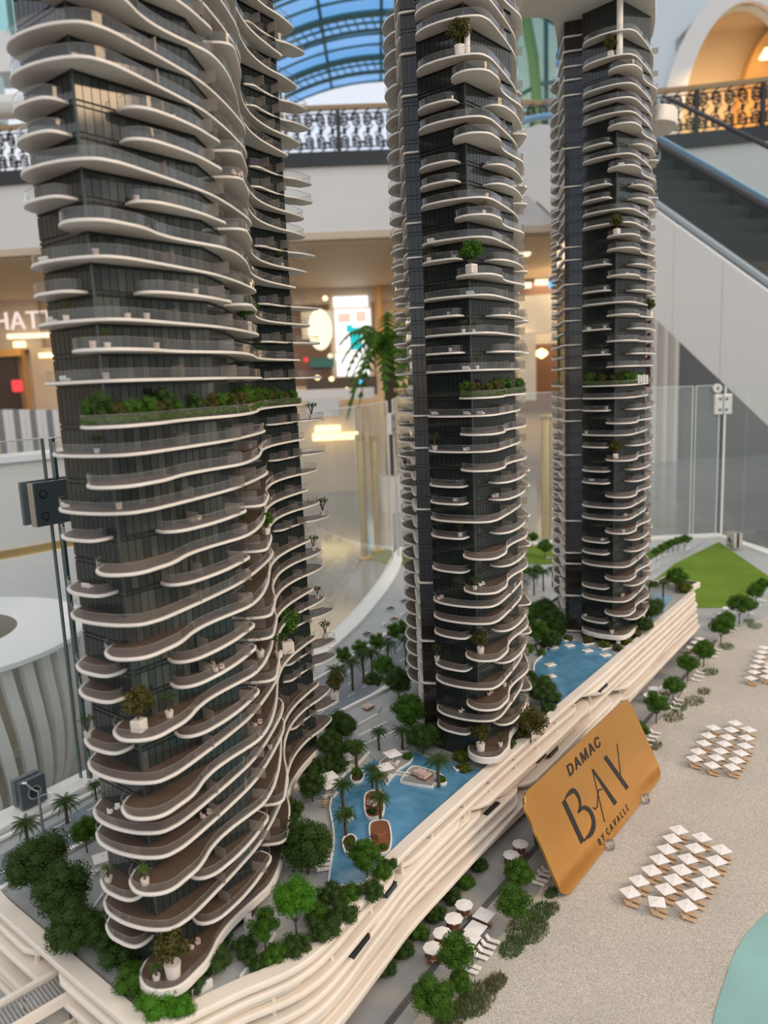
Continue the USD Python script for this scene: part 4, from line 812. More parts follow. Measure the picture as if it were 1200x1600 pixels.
sh = [('dark', 190, 1490, 30, 0), ('green', 208, 1530, 30, 0), ('bright', 244, 1566, 30, 0), ('bright', 280, 1574, 22, 0), ('green', 180, 1462, 26, 0), ('dark', 332, 1500, 26, 0), ('dark', 300, 1540, 20, 0), ('dark', 345, 1465, 18, 0),
    ('dark', 384, 1478, 20, 0), ('green', 428, 1492, 20, 0), ('dark', 400, 1505, 16, 0), ('dark', 466, 1478, 22, 0), ('dark', 505, 1452, 24, 0), ('green', 495, 1425, 20, 0), ('dark', 535, 1426, 22, 0), ('dark', 512, 1395, 20, 0), ('green', 545, 1398, 18, 0), ('dark', 582, 1390, 20, 0), ('green', 598, 1362, 16, 0), ('dark', 606, 1350, 13, 0),
    ('dark', 455, 1265, 20, 1), ('dark', 500, 1200, 18, 1), ('green', 549, 1168, 17, 1), ('dark', 525, 1192, 20, 1), ('dark', 478, 1195, 16, 1), ('dark', 682, 1150, 20, 1), ('dark', 696, 1130, 18, 1), ('green', 600, 1040, 18, 1), ('dark', 585, 1062, 14, 1), ('yellow', 722, 1182, 13, 1), ('yellow', 728, 1200, 9, 1), ('green', 730, 1165, 12, 1), ('dark', 792, 1162, 14, 1), ('olive', 812, 1146, 15, 1), ('dark', 800, 1140, 14, 1), ('dark', 864, 1090, 13, 1), ('dark', 858, 1106, 11, 1),
    ('yellow', 852, 1003, 10, 2), ('green', 864, 996, 9, 2), ('yellow', 888, 997, 7, 2), ('olive', 919, 1000, 9, 2), ('yellow', 945, 1007, 8, 2), ('olive', 987, 988, 13, 2), ('yellow', 975, 1000, 10, 2), ('olive', 966, 1012, 8, 2), ('dark', 998, 962, 13, 2), ('yellow', 1069, 918, 11, 2), ('dark', 1042, 913, 6, 2), ('green', 872, 985, 12, 2), ('dark', 880, 975, 11, 2), ('green', 846, 1020, 7, 2), ('dark', 1020, 912, 7, 2)]
sh += [('yellow', 546, 1316, 9, 1), ('green', 541, 1267, 8, 1), ('green', 558, 1207, 9, 1), ('green', 597, 1325, 8, 1), ('dark', 583, 1268, 8, 1), ('green', 637, 1182, 8, 1), ('green', 690, 1218, 8, 1), ('dark', 600, 1512, 17, 3), ('dark', 628, 1484, 17, 3), ('green', 655, 1456, 16, 3), ('dark', 682, 1428, 16, 3), ('dark', 706, 1402, 15, 3), ('green', 728, 1378, 14, 3), ('dark', 748, 1352, 13, 3), ('dark', 966, 1096, 12, 3), ('dark', 950, 1110, 12, 3)]
where = ['shrub behind the parapet by the nearest tower', 'shrub in the beds between the first two towers', 'shrub in the planters round the farthest tower', 'shrub at the foot of the podium wall']
seen = {}
for c, x, y, r, w in sorted(sh, key=lambda q: q[1]):
    l = {'dark': 'dense dark green ', 'green': 'fresh green ', 'bright': 'vivid light-green ', 'yellow': 'yellow-green ', 'olive': 'dry olive-coloured '}[c] + where[w]
    seen[l] = seen.get(l, 0) + 1; l = ORD[seen[l]] + ' ' + l
    plant(SHRUB[c], l, x, y, r*1.12, ZG if w == 3 else ZD, None, .55)
for i, (x, y) in enumerate([(536, 1018), (564, 1007), (589, 997), (616, 981), (633, 975), (645, 968)]): plant(STREET, ORD[i + 1] + ' clipped street tree along the road, counted from the nearest tower', x, y, 13, ZG, 'street trees along the road', 3.1, .9)
for i, (x, y) in enumerate([(812, 893), (823, 886), (839, 884)]): plant(STREET, ORD[i + 1] + ' clipped street tree by the road between the middle and farthest towers', x, y, 9, ZG, 'street trees between the far towers', 3.1, .8)
for i, (x, y, r) in enumerate([(1026, 851, 8), (1035, 845, 8), (1044, 840, 8), (1052, 837, 8.5), (1060, 833, 9), (1070, 829, 10)]): plant(STREET, ORD[i + 1] + ' street tree in the row beside the far service road', x, y, r, ZG, 'street trees beside the far service road', 3.1, .62)
for l, x, y, r in [('largest', 851, 851, 13), ('tallest', 832, 838, 9), ('smallest', 818, 851, 9)]: plant(GREENT[0], l + ' bushy tree on the far green verge between the towers', x, y, r, ZG, 'bushy trees on the far verge', 1.6)
for i, (x, y, r) in enumerate([(526, 1046, 16), (549, 1034, 15), (566, 1022, 15), (580, 1018, 14), (606, 1006, 14), (633, 998, 14), (680, 985, 12)]): plant(PALM, ORD[i + 1] + ' tall palm along the road, counted from the nearest tower', x, y, r, ZG, 'palms along the road', 3.0, 1.0)
for i, (x, y, r) in enumerate([(814, 907, 10), (834, 899, 10), (849, 893, 10), (863, 889, 9)]): plant(PALM, ORD[i + 1] + ' tall palm by the road between the middle and farthest towers', x, y, r, ZG, 'palms between the far towers', 3.0, 1.0)
for x, y, r, l in [(39, 1286, 20, 'palm tree by the road nearest the street lamp'), (101, 1252, 19, 'palm tree by the road between the street lamp and the nearest tower'), (148, 1226, 13, 'palm tree half hidden by the balconies of the nearest tower')]: plant(PALM2, l, x, y, r, ZG, None, 1.9)
for x, y, r, l in [(555, 1152, 17, 'palm tree on the terrace steps between the towers'), (591, 1132, 14, 'palm tree farthest back on the terrace steps'), (627, 1130, 14, 'palm tree in front of the grove of the middle tower'), (684, 1172, 20, 'palm tree on the pool island below the middle tower'), (534, 1212, 18, 'palm tree leaning over the curved pool edge'),
        (538, 1258, 18, 'palm tree in the round planter inside the curved pool'), (592, 1232, 18, 'palm tree on the wooden daybed island'), (588, 1200, 17, 'palm tree on the upper daybed island'), (580, 1190, 14, 'palm tree beside the canopy on the pool terrace'), (1015, 903, 11, 'palm tree just beyond the farthest tower'), (1037, 903, 10, 'palm tree beside the raised planter at the far end'), (852, 1050, 12, 'palm tree at the edge of the second pool'), (836, 985, 9, 'palm tree by the parasol of the second pool')]:
    plant(PALM, l, x, y, r, ZD, None, 3.0, .75)
bt = [(680, 1556, 36, 'nearest leafy tree on the promenade edge above the dune grass'), (713, 1490, 32, 'leafy tree between the dining parasols and the white loungers'), (718, 1532, 20, 'low leafy tree behind the nearest promenade tree'), (803, 1412, 30, 'rounded leafy tree in front of the golden sign'), (810, 1362, 25, 'leafy tree with bare twigs near the corner of the golden sign'), (846, 1314, 13, 'small leafy tree just behind the edge of the golden sign'),
    (1000, 1140, 16, 'leafy tree at the upper corner of the golden sign'), (1026, 1100, 21, 'leafy tree beyond the golden sign'), (1052, 1070, 17, 'second leafy tree beyond the golden sign'), (1075, 1038, 17, 'third leafy tree beyond the golden sign'), (1100, 1014, 19, 'fourth leafy tree beyond the golden sign'), (1127, 980, 18, 'fifth leafy tree beyond the golden sign'), (1136, 966, 14, 'sixth leafy tree beyond the golden sign'), (1156, 946, 19, 'leafy tree at the corner of the lawn'), (1170, 944, 13, 'smaller leafy tree at the corner of the lawn'), (1181, 925, 14, 'leafy tree at the far end of the promenade row'), (1193, 912, 11, 'last leafy tree of the promenade row')]
for i, (x, y, r, l) in enumerate(bt): plant(GREENT[i % 2], l, x, y, r, ZG, None, 1.5)
# wispy dune grass: patches of thin blades, nobody could count them
def dune(pts, n, seed, label):
    r = np.random.default_rng(seed); mb = MB()
    for x, y, rad in pts:
        c = at(x, y, ZG + .004); R_ = rad*np.dot(c - CAM, FW)/FPX
        for _ in range(int(n*rad/30)):
            a, q = r.uniform(0, 6.28), R_*math.sqrt(r.random()); b = c + [q*math.cos(a)*1.25*D[0] - q*math.sin(a)*.8*D[1], q*math.cos(a)*1.25*D[1] + q*math.sin(a)*.8*D[0], -.002]
            e = r.normal(0, .0035, 3); e[2] = r.uniform(.004, .013); w = r.normal(0, .0007, 3)*[1, 1, 0]
            mb.add([b - w, b + w, b + e], [[0, 1, 2]])
    obj('dune_grass', mb, leaf('blade_%d' % seed, (.16, .17, .07), (.40, .40, .20)) if seed % 2 else leaf('blade_%d' % seed, (.10, .17, .05), (.28, .38, .13)), None, label=label, cat='grass', kind='stuff')
dune([(745, 1560, 34), (705, 1590, 28), (775, 1535, 18)], 900, 91, 'wispy dune grass in front of the nearest promenade tree'); dune([(735, 1568, 26), (700, 1585, 20)], 600, 94, 'greener dune grass low in front of the nearest promenade tree')
dune([(822, 1450, 34), (845, 1425, 22), (800, 1480, 22), (862, 1395, 12)], 900, 92, 'green dune grass by the lower corner of the golden sign'); dune([(835, 1455, 26), (862, 1420, 14)], 500, 95, 'dry dune grass by the lower corner of the golden sign')
dune([(1022, 1165, 14), (1052, 1120, 18), (1085, 1095, 18), (1100, 1080, 12)], 700, 93, 'dry dune grass along the sand beyond the golden sign'); dune([(1060, 1105, 16), (1110, 1050, 14), (1135, 1010, 14), (1180, 978, 14), (1170, 970, 10)], 700, 96, 'green dune grass along the far promenade trees')
# hall palms behind the far glass
for x, y, r, yy, l in [(604, 545, 50, 9.5, 'large potted palm standing in the hall between the first two towers'), (652, 560, 40, 12.0, 'second potted palm half hidden by the middle tower')]:
    c = atd(x, y, yy); s = r*yy/FPX; BIGPALM.put(l, (c[0], yy, 0), .4, (s*1.2, s*1.2, c[2]/2.2))

# ------------------------------------------------------------------ pools, terraces, furniture on the podium
def deck_poly(pxs, z): return np.array([at(x, y, z)[:2] for x, y in pxs])
def pool(pxs, label, smooth=True):
    p = deck_poly(pxs, ZP + .002)
    obj('pool_water', MB().prism(p, ZP, ZP + .002), POOL, None, label=label, cat='water', kind='stuff')
pool([(519, 1249), (516, 1267), (519.7, 1288), (522, 1310), (519.7, 1332), (515, 1371), (517.5, 1386), (563, 1386), (603, 1358), (757, 1205), (740, 1200), (730, 1205), (719, 1203), (716, 1194), (695, 1186), (684, 1191), (652, 1177), (606, 1172), (560, 1203), (545, 1207), (532, 1219)], 'large curved blue pool between the first two towers')
pool([(834, 1046), (836, 1037), (849, 1024), (858, 1008), (868, 1000), (885, 995), (912, 1006), (940, 1016), (957, 1019), (962, 1026), (880, 1113), (848, 1106)], 'blue pool between the middle and farthest towers')
pool([(1022, 925), (1052, 932), (1030, 960), (1012, 975)], 'small grey-blue pool behind the farthest tower')
def terrace(name, label, pxs, hgt, m, rim=True, cat='terrace', sm=False):
    p = ccw(deck_poly(pxs, ZP + hgt)); p = spline(p, .006, True) if sm else p
    t = thing(name, label, cat); obj('floor_slab', MB().prism(p, ZP, ZP + hgt, .0012), m, t)
    if rim: obj('kerb', MB().wall(np.vstack([p, p[:1]]), .0035, ZP, ZP + hgt + .002), WHITE, t)
    return t
terrace('pool_terrace', 'grey sun terrace with white kerb reaching into the pool', [(593, 1192), (608, 1178), (638, 1173), (645, 1184), (641, 1191), (626, 1200), (618, 1206), (641, 1208), (637, 1213), (617, 1209), (604, 1226), (594, 1207)], .005, PAVE)
terrace('pool_island', 'rounded grey island with a sofa in the pool', [(628, 1217), (641, 1200), (652, 1198), (684, 1208), (696, 1217), (695, 1224), (677, 1225), (674, 1229), (630, 1222)], .006, PAVE, sm=True)
terrace('daybed_island', 'white-edged island with a brown daybed in the curved pool', [(579, 1286), (604, 1283), (611, 1303), (610, 1322), (604, 1332), (586, 1333), (580, 1318)], .007, TEAK, sm=True)
terrace('daybed_island', 'white-edged island with a tan daybed nearer the terrace', [(572, 1240), (596, 1237), (600, 1262), (595, 1274), (580, 1278), (571, 1270)], .007, TEAK, sm=True)
terrace('round_planter', 'round white planter in the narrow part of the pool', [(531, 1272), (541, 1262), (551, 1270), (549, 1279), (536, 1279)], .006, SOIL, cat='planter', sm=True)
terrace('square_planter', 'squarish white planter in the narrow part of the pool', [(536, 1312), (547, 1304), (556, 1310), (554, 1330), (540, 1331)], .007, SOIL, cat='planter', sm=True)
terrace('round_planter', 'white planter at the edge of the pool terrace', [(549, 1212), (561, 1203), (569, 1209), (564, 1220), (551, 1221)], .006, SOIL, cat='planter', sm=True)
terrace('paved_terrace', 'pale stepped terrace between the nearest and middle towers', [(560, 1120), (575, 1102), (596, 1103), (590, 1116), (628, 1140), (640, 1165), (590, 1190), (566, 1168)], .003, PAVE2, False)
for i, (x0, y0, x1, y1) in enumerate([(548, 1206, 577, 1177), (566, 1166, 628, 1140), (560, 1152, 606, 1130), (552, 1138, 590, 1118), (545, 1107, 593, 1083)]):
    a, b = at(x0, y0, ZP)[:2], at(x1, y1, ZP)[:2]; obj('terrace_step', MB().wall([a, b], .005, ZP, ZP + .006), WHITE, None, label=['white step edge leading up from the pool terrace', 'white step edge lowest on the paved terrace', 'white step edge in the middle of the paved terrace', 'white step edge highest on the paved terrace', 'white kerb by the rear verge between the first two towers'][i], cat='step')
obj('pool_kerb', MB().wall(spline(deck_poly([(548, 1204), (533, 1218), (526, 1232), (518.6, 1249), (516, 1267), (519.7, 1288), (522, 1310), (519.7, 1332), (515, 1371), (517.5, 1386), (563, 1386)], ZP), .01), .004, ZP, ZP + .006), WHITE, None, label='white kerb curving along the near edge of the large pool', cat='kerb')
obj('pool_kerb', MB().wall(spline(deck_poly([(834, 1050), (836, 1037), (849, 1024), (852, 1018), (858, 1008), (874, 994)], ZP), .01), .005, ZP, ZP + .006), WHITE, None, label='cream kerb curving along the second pool', cat='kerb')
obj('garden_kerb', MB().wall(spline(deck_poly([(375, 1530), (395, 1505), (418, 1480), (430, 1460)], ZP), .01), .004, ZP, ZP + .005), WHITE, None, label='white kerb of the path beside the nearest tower', cat='kerb')
obj('garden_kerb', MB().wall(deck_poly([(140, 1430), (165, 1395)], ZP), .004, ZP, ZP + .006), WHITE, None, label='white kerb behind the foot of the nearest tower', cat='kerb')
obj('garden_wall', MB().wall(deck_poly([(300, 1560), (332, 1540)], ZP), .004, ZP, ZP + .014), WHITE, None, label='low white wall by the shrubs under the nearest tower', cat='wall')
def pad(p): obj('frame', MB().add(*moved(rbox((.034, .026, .005), .002), (0, 0, .003))), WHITE, p); obj('mattress', MB().add(*moved(rbox((.020, .014, .003), .001), (0, 0, .006))), PINK, p)
PAD = Kind('floating_pad', 'sunbed', pad)
for x, y, l in [(890, 1009, 'white floating sun pad nearest the farthest tower'), (918, 1017, 'middle of three white sun pads in the second pool'), (946, 1024, 'white floating sun pad nearest the round column'), (860, 1039, 'white sun pad by the kerb of the second pool'), (860, 1057, 'white sun pad half under the palm in the second pool'), (864, 1012, 'grey sun pad at the corner of the second pool')]:
    c = at(x, y, ZP + .004); PAD.put(l, (c[0], c[1], ZP + .002), .35)
def planter(p): obj('box', MB().add(*moved(rbox((.042, .024, .008), .003), (0, 0, .004))), WHITE, p); obj('soil', MB().box((0, 0, .0082), (.036, .018, .001)), SOIL, p)
PLANTER = Kind('planter_box', 'planter', planter)
for x, y, l in [(888, 1000, 'white planter box beside the first sun pad'), (919, 1006, 'white planter box beside the middle sun pad'), (946, 1013, 'white planter box beside the round column'), (722, 1200, 'white planter box in the pool corner under the middle tower')]:
    c = at(x, y, ZP + .004); PLANTER.put(l, (c[0], c[1], ZP + .001), .3)
c = at(1058, 917, ZP); t = thing('raised_planter', 'cream raised planter wall at the far end of the podium', 'planter', (c[0], c[1], ZP), 2.35); obj('box', MB().add(*moved(rbox((.17, .10, .026), .004), (0, 0, .013))), CREAM, t); obj('soil', MB().box((0, 0, .0262), (.15, .08, .001)), SOIL, t)
# furniture kinds
def lounger(p, m):
    f = obj('frame', MB().add(*moved(rbox((.030, .0105, .0022), .0008), (0, 0, .0042))), m, p)
    for s in (-1, 1):
        for q in (-1, 1): obj('leg', MB().box((s*.011, q*.004, .0018), (.0014, .0014, .0036)), m, f)
    obj('backrest', MB().add(*moved(rbox((.013, .010, .0022), .0008), (-.0125, 0, .0082), M=roty(.75))), m, p)
SUNBED = Kind('sun_lounger', 'sun lounger', lambda p: lounger(p, OFFW)); WOODBED = Kind('wooden_lounger', 'sun lounger', lambda p: lounger(p, TAN))
def parasol(p, sides, r, h, foot=True, m=CANVAS):
    a = np.arange(sides)*2*math.pi/sides + math.pi/sides; v = [(0, 0, h + r*(.17 if sides > 4 else .11))] + [(r*math.cos(q), r*math.sin(q), h) for q in a]; v += [(x, y, z - .0012) for x, y, z in v]; n = sides + 1
    f = [[0, 1 + i, 1 + (i + 1) % sides] for i in range(sides)] + [[n, n + 1 + (i + 1) % sides, n + 1 + i] for i in range(sides)]
    for i in range(sides): j = (i + 1) % sides; f += [[1 + i, n + 1 + i, n + 1 + j], [1 + i, n + 1 + j, 1 + j]]
    obj('canopy', (np.array(v), np.array(f)), m, p); obj('pole', MB().tube([(0, 0, 0), (0, 0, h + r*.16)], .0011, 8), POT, p)
    obj('finial', MB().lathe([(.0005, h + r*.17), (.0010, h + r*.18), (.0004, h + r*.22)], n=8), POT, p)
    if foot: obj('foot', MB().lathe([(.001, .002), (.005, .0015), (.006, 0), (.001, 0)], n=12), POT, p)
OCT = Kind('round_parasol', 'parasol', lambda p: parasol(p, 8, .0205, .030)); SQP = Kind('square_parasol', 'parasol', lambda p: parasol(p, 4, .0265, .028)); BEACHP = Kind('beach_parasol', 'parasol', lambda p: parasol(p, 4, .0245, .024))
def table(p):
    obj('top', MB().add(*moved(rbox((.016, .016, .0014), .0005), (0, 0, .010))), TEAK, p)
    for s in (-1, 1):
        for q in (-1, 1): obj('leg', MB().box((s*.006, q*.006, .0048), (.0012, .0012, .0096)), TEAK, p)
TABLE = Kind('dining_table', 'table', table)
def chair(p):
    obj('seat', MB().box((0, 0, .0058), (.0075, .0075, .0012)), TEAK, p); obj('backrest', MB().box((-.0034, 0, .0098), (.001, .0075, .007)), TEAK, p)
    for s in (-1, 1):
        for q in (-1, 1): obj('leg', MB().box((s*.003, q*.003, .0027), (.001, .001, .0054)), TEAK, p)
CHAIR = Kind('dining_chair', 'chair', chair)
AD = math.atan2(D[1], D[0])
def dining(px, py, kind, label, group, z=ZG + .001):
    c = at(px, py, z + .034); L = (c[0], c[1], z); kind.put(label, L, AD + .2*(kind is OCT))
    TABLE.put('brown wooden table under the ' + group, L, AD)
    for i in range(4): a = AD + i*math.pi/2; CHAIR.put('brown wooden chair round the table under the ' + group, (L[0] + .0135*math.cos(a), L[1] + .0135*math.sin(a), z), a + math.pi, group='chairs under the ' + group)
for px_, py_, k, l, g in [(676, 1478, OCT, 'nearest white round parasol on the promenade', 'nearest round parasol'), (691, 1455, OCT, 'second white round parasol on the promenade', 'second round parasol'), (709, 1432, OCT, 'third white round parasol on the promenade', 'third round parasol'), (725, 1411, OCT, 'fourth white round parasol on the promenade', 'fourth round parasol'),
        (733, 1463, SQP, 'white square parasol hidden by the tree', 'square parasol hidden by the tree'), (743, 1446, SQP, 'middle white square parasol on the promenade', 'middle square parasol'), (756, 1425, SQP, 'white square parasol farthest from the sand', 'far square parasol'), (813, 1316, OCT, 'white round parasol behind the edge of the golden sign', 'parasol behind the golden sign'), (799, 1333, OCT, 'white round parasol partly behind a tree near the golden sign', 'parasol partly behind a tree'),
        (1022, 1074, OCT, 'white round parasol beyond the golden sign', 'first parasol beyond the sign'), (1014, 1084, OCT, 'nearer white round parasol beyond the golden sign', 'nearer parasol beyond the sign'), (1034, 1086, SQP, 'white square parasol under the trees beyond the golden sign', 'square parasol beyond the sign'), (1039, 1073, SQP, 'white square parasol farther under the trees beyond the golden sign', 'farther square parasol beyond the sign'), (1080, 1010, OCT, 'white round parasol near the far end of the podium', 'parasol near the podium end'), (1087, 1002, OCT, 'second white round parasol near the far end of the podium', 'second parasol near the podium end'), (1093, 996, OCT, 'third white round parasol near the far end of the podium', 'third parasol near the podium end'), (1082, 1023, SQP, 'white square parasol near the far end of the podium', 'square parasol near the podium end'),
        (1136, 948, SQP, 'white square parasol at the corner of the lawn', 'parasol at the lawn corner'), (1128, 957, SQP, 'nearer white square parasol at the corner of the lawn', 'nearer parasol at the lawn corner'), (1125, 972, SQP, 'lowest white square parasol near the lawn', 'lowest parasol near the lawn')]: dining(px_, py_, k, l, g)
for pts, g in [([(771, 1470), (764, 1478), (759, 1487), (752, 1495), (741, 1510), (736, 1517)], 'beside the dining parasols'), ([(857, 1362), (851, 1367), (847, 1375), (841, 1380)], 'in front of the golden sign'), ([(1025, 1145), (1020, 1151), (1016, 1157), (1011, 1163)], 'at the corner of the golden sign'), ([(1062, 1094), (1059, 1100), (1055, 1107)], 'under the trees beyond the golden sign'), ([(1095, 1051), (1092, 1057), (1088, 1063)], 'by the second tree group on the sand'), ([(1122, 1015), (1118, 1020), (1115, 1026)], 'by the third tree group on the sand'), ([(1147, 981), (1143, 986)], 'by the fourth tree group on the sand'), ([(1172, 958), (1192, 938), (1185, 946)], 'at the far end of the sand')]:
    for i, (x, y) in enumerate(pts):
        c = at(x, y, ZG + .006); SUNBED.put(ORD[i + 1] + ' white sun lounger in the row ' + g, (c[0], c[1], ZG + .002), AD - 1.45, group='white loungers ' + g)
grid1 = [[(632, 198), (573, 275), (525, 370), (462, 460), (388, 558), (277, 650), (197, 752)], [(838, 262), (780, 360), (715, 455), (658, 553), (590, 640), (515, 725), (437, 838)], [(1015, 372), (970, 470), (903, 572), (846, 665), (775, 768), (702, 870)]]
grid2 = [[(560, 338), (497, 430), (450, 520), (380, 617), (335, 700)], [(815, 285), (770, 363), (730, 450), (690, 527), (645, 612), (597, 690), (547, 778)], [(975, 360), (950, 455), (932, 550), (882, 635), (830, 720), (778, 800)]]
grid3 = [[(1170, 433), (1155, 467), (1140, 503), (1130, 538), (1105, 575), (1095, 617), (1072, 662)], [(1222, 560), (1212, 583), (1200, 612), (1188, 652)]]
rows = ['the row by the sign', 'the middle row', 'the row by the sea']
for grid, ox, oy, s, gn in [(grid1, 950, 1260, 5.714, 'nearest beach block'), (grid2, 1040, 1090, 7.5, 'second beach block'), (grid3, 950, 920, 4.8, 'farthest beach block')]:
    for ri, row in enumerate(grid):
        for i, (x, y) in enumerate(row[::-1]):
            c = at(ox + x/s, oy + y/s, ZG + .029); tilt = 1.35 if (gn[0] == 'n' and ri == 1 and i == 0) else AD - .62
            w = '%s in %s, %s' % (ORD[i + 1], rows[ri], gn)
            BEACHP.put('square white beach parasol, %s' % w, (c[0], c[1], ZG + .002), tilt)
            for q in (-1, 1):
                WOODBED.put('tan sunbed under the parasol %s' % w, (c[0] + .009*q*math.cos(AD) + .004, c[1] + .009*q*math.sin(AD) - .010, ZG + .002), AD - 1.57, group='sunbeds under the parasol %s' % w)
for x, y, z0, l in [(516, 1224, ZP, 'white square canopy lowest beside the curved pool'), (514, 1211, ZP, 'white square canopy next above on the pool side'), (540, 1182, ZP, 'white square canopy among the palms above the pool'), (613, 1176, ZP + .005, 'white square canopy on the pool terrace'), (601, 1197, ZP + .005, 'white square canopy at the tip of the pool terrace'), (836, 1000, ZP, 'white canopy beside the second pool'), (160, 1338, ZP, 'white square canopy behind the nearest tower')]:
    c = at(x, y, z0 + .030); SQP.put(l, (c[0], c[1], z0), .5)
    for q in (-1, 1): SUNBED.put('lounger under the ' + l, (c[0] + .010*q, c[1] - .006, z0), 1.2, group='loungers under the ' + l)
for i, (x, y) in enumerate([(511, 1329), (510, 1336), (507.7, 1343), (506.7, 1351), (505.6, 1358)]): c = at(x, y, ZP + .004); SUNBED.put(ORD[i + 1] + ' white sun lounger in the row along the near edge of the large pool', (c[0], c[1], ZP), .2, group='loungers along the large pool')
for x, y, l in [(464, 1262, 'small wooden lounger under the columns of the nearest tower'), (508, 1255, 'wooden lounger at the upper edge of the curved pool')]: c = at(x, y, ZP + .004); WOODBED.put(l, (c[0], c[1], ZP), 1.4)
def daybed(p, m): obj('mattress', MB().add(*moved(rbox((.030, .022, .006), .002), (0, 0, .004))), m, p); obj('cushion', MB().add(*moved(rbox((.008, .020, .006), .002), (-.010, 0, .009))), m, p); obj('base', MB().box((0, 0, .001), (.034, .026, .002)), TEAK, p)
DAY = Kind('daybed', 'daybed', lambda p: daybed(p, TEAK)); DAYP = Kind('outdoor_sofa', 'sofa', lambda p: daybed(p, PINK))
for x, y, k, l in [(592, 1304, DAY, 'brown daybed under the palm on the lower pool island'), (584, 1254, DAYP, 'tan daybed on the upper pool island'), (655, 1207, DAYP, 'blush sofa on the rounded pool island'), (664, 1212, DAYP, 'second blush sofa on the rounded pool island'), (575, 1104, DAYP, 'white sofa on the paved terrace')]:
    c = at(x, y, ZP + .010); k.put(l, (c[0], c[1], ZP + .007), .9)
def car(p, m):
    body = [(-.021, .002), (-.0215, .0055), (-.019, .0072), (-.012, .0078), (-.008, .0115), (.004, .0118), (.010, .0080), (.018, .0070), (.0212, .0052), (.021, .002)]
    t = trimesh.creation.extrude_polygon(sg.Polygon(body), .017, engine='earcut'); v = np.asarray(t.vertices); obj('body', (np.c_[v[:, 0], .0085 - v[:, 2], v[:, 1]], np.asarray(t.faces)), m, p)
    for s in (-1, 1): obj('window', MB().slab4((-.0105, s*.0087, .0080), (.0088, s*.0087, .0080), (.0035, s*.0087, .0110), (-.0075, s*.0087, .0110), .0002*-s), RUBBER, p)
    obj('windscreen', MB().slab4((.0102, -.007, .0083), (.0102, .007, .0083), (.0050, .007, .0119), (.0050, -.007, .0119), .0003), RUBBER, p)
    for sx in (-.0125, .0125):
        for sy in (-1, 1): obj('wheel', MB().tube([(sx, sy*.0075, .0030), (sx, sy*.0092, .0030)], .0031, 12), RUBBER, p)
for x, y, a, n_, col, l in [(632, 939, .4, 'black', (.012, .012, .014), 'black model car farthest along the road'), (610, 950, .2, 'brown', (.05, .03, .025), 'dark brown model car by the curved rim'), (616, 967, .2, 'red', (.20, .02, .03), 'dark red model car behind the street trees'), (604, 975, .2, 'white', (.75, .75, .75), 'white model car beside the dark red car'), (632, 960, .3, 'white', (.75, .75, .75), 'white model car near the middle tower'), (573, 990, .8, 'maroon', (.07, .02, .03), 'maroon model car behind the row of street trees'), (604, 999, .9, 'black', (.012, .012, .014), 'black model car under the street trees'), (1033, 881, .3, 'white', (.75, .75, .75), 'white model car beside the lawn'), (858, 872, .3, 'silver', (.45, .47, .5), 'silver model car between the far towers')]:
    c = at(x, y, ZG + .006); m = W + '/Looks/car_' + n_
    if not stage.GetPrimAtPath(m): plain('car_' + n_, col, .25, coat_weight=.6)
    t = thing('model_car', l, 'car', (c[0], c[1], ZG + .002), a); car(t, m)
c = at(68, 1303, ZG); t = thing('street_lamp', 'grey double-armed street lamp beside the road', 'street lamp', (c[0], c[1], ZG + .002)); GREYP = plain('lamp_grey', (.30, .31, .33), .4, .5)
obj('pole', MB().tube([(0, 0, 0), (0, 0, .125)], [.0045, .003], 8), GREYP, t)
for s, nm in ((-1, 'arm'), (1, 'arm')):
    a_ = obj(nm, MB().tube([(0, 0, .105 if s > 0 else .122), (s*.012, 0, .128 if s < 0 else .112), (s*.030, 0, .146 if s < 0 else .116)], .0022, 6), GREYP, t); obj('lamp_head', MB().add(*moved(rbox((.014, .007, .004), .0015), (s*.034, 0, .148 if s < 0 else .117))), WHITE, a_)

# ------------------------------------------------------------------ golden sign on the sand
PX0, PY0, PW, PH, PAN, PT = .369, 1.557, .670, .242, .907, .457
sd = np.array([math.cos(PAN), math.sin(PAN), 0]); sb = np.array([-sd[1], sd[0], 0]); su = np.array([0, 0, 1])*math.cos(PT) + sb*math.sin(PT); snn = np.cross(sd, su)
SM_ = np.stack([sd, su, snn], 1); S0 = np.array([PX0, PY0, ZG + .006])
sign = thing('golden_sign', 'leaning golden sign plate with rounded corners and black lettering on the sand', 'sign')
def on_sign(v, f, lift=0): return np.asarray(v, float) @ SM_.T + S0 + snn*lift, f
rr = sg.box(.034, .034, PW - .034, PH - .034).buffer(.034, 10); v, f = prism(np.array(rr.exterior.coords)[:-1], -.008, 0, .0012); obj('plate', on_sign(v, f), GOLDP, sign)
def glyphs(shapes, name, label):
    mb = MB()
    for s in shapes:
        for g in getattr(s, 'geoms', [s]):
            if g.is_empty: continue
            t = trimesh.creation.extrude_polygon(g, .0012, engine='earcut'); mb.tm(t)
    return obj(name, on_sign(*mb.mesh(), .0002), BLACK, sign, label=label)
from shapely import affinity
LS = sg.LineString
def sp(p, w, cap=2): return LS(spline(np.array(p, float), .01)).buffer(w, cap_style=cap)
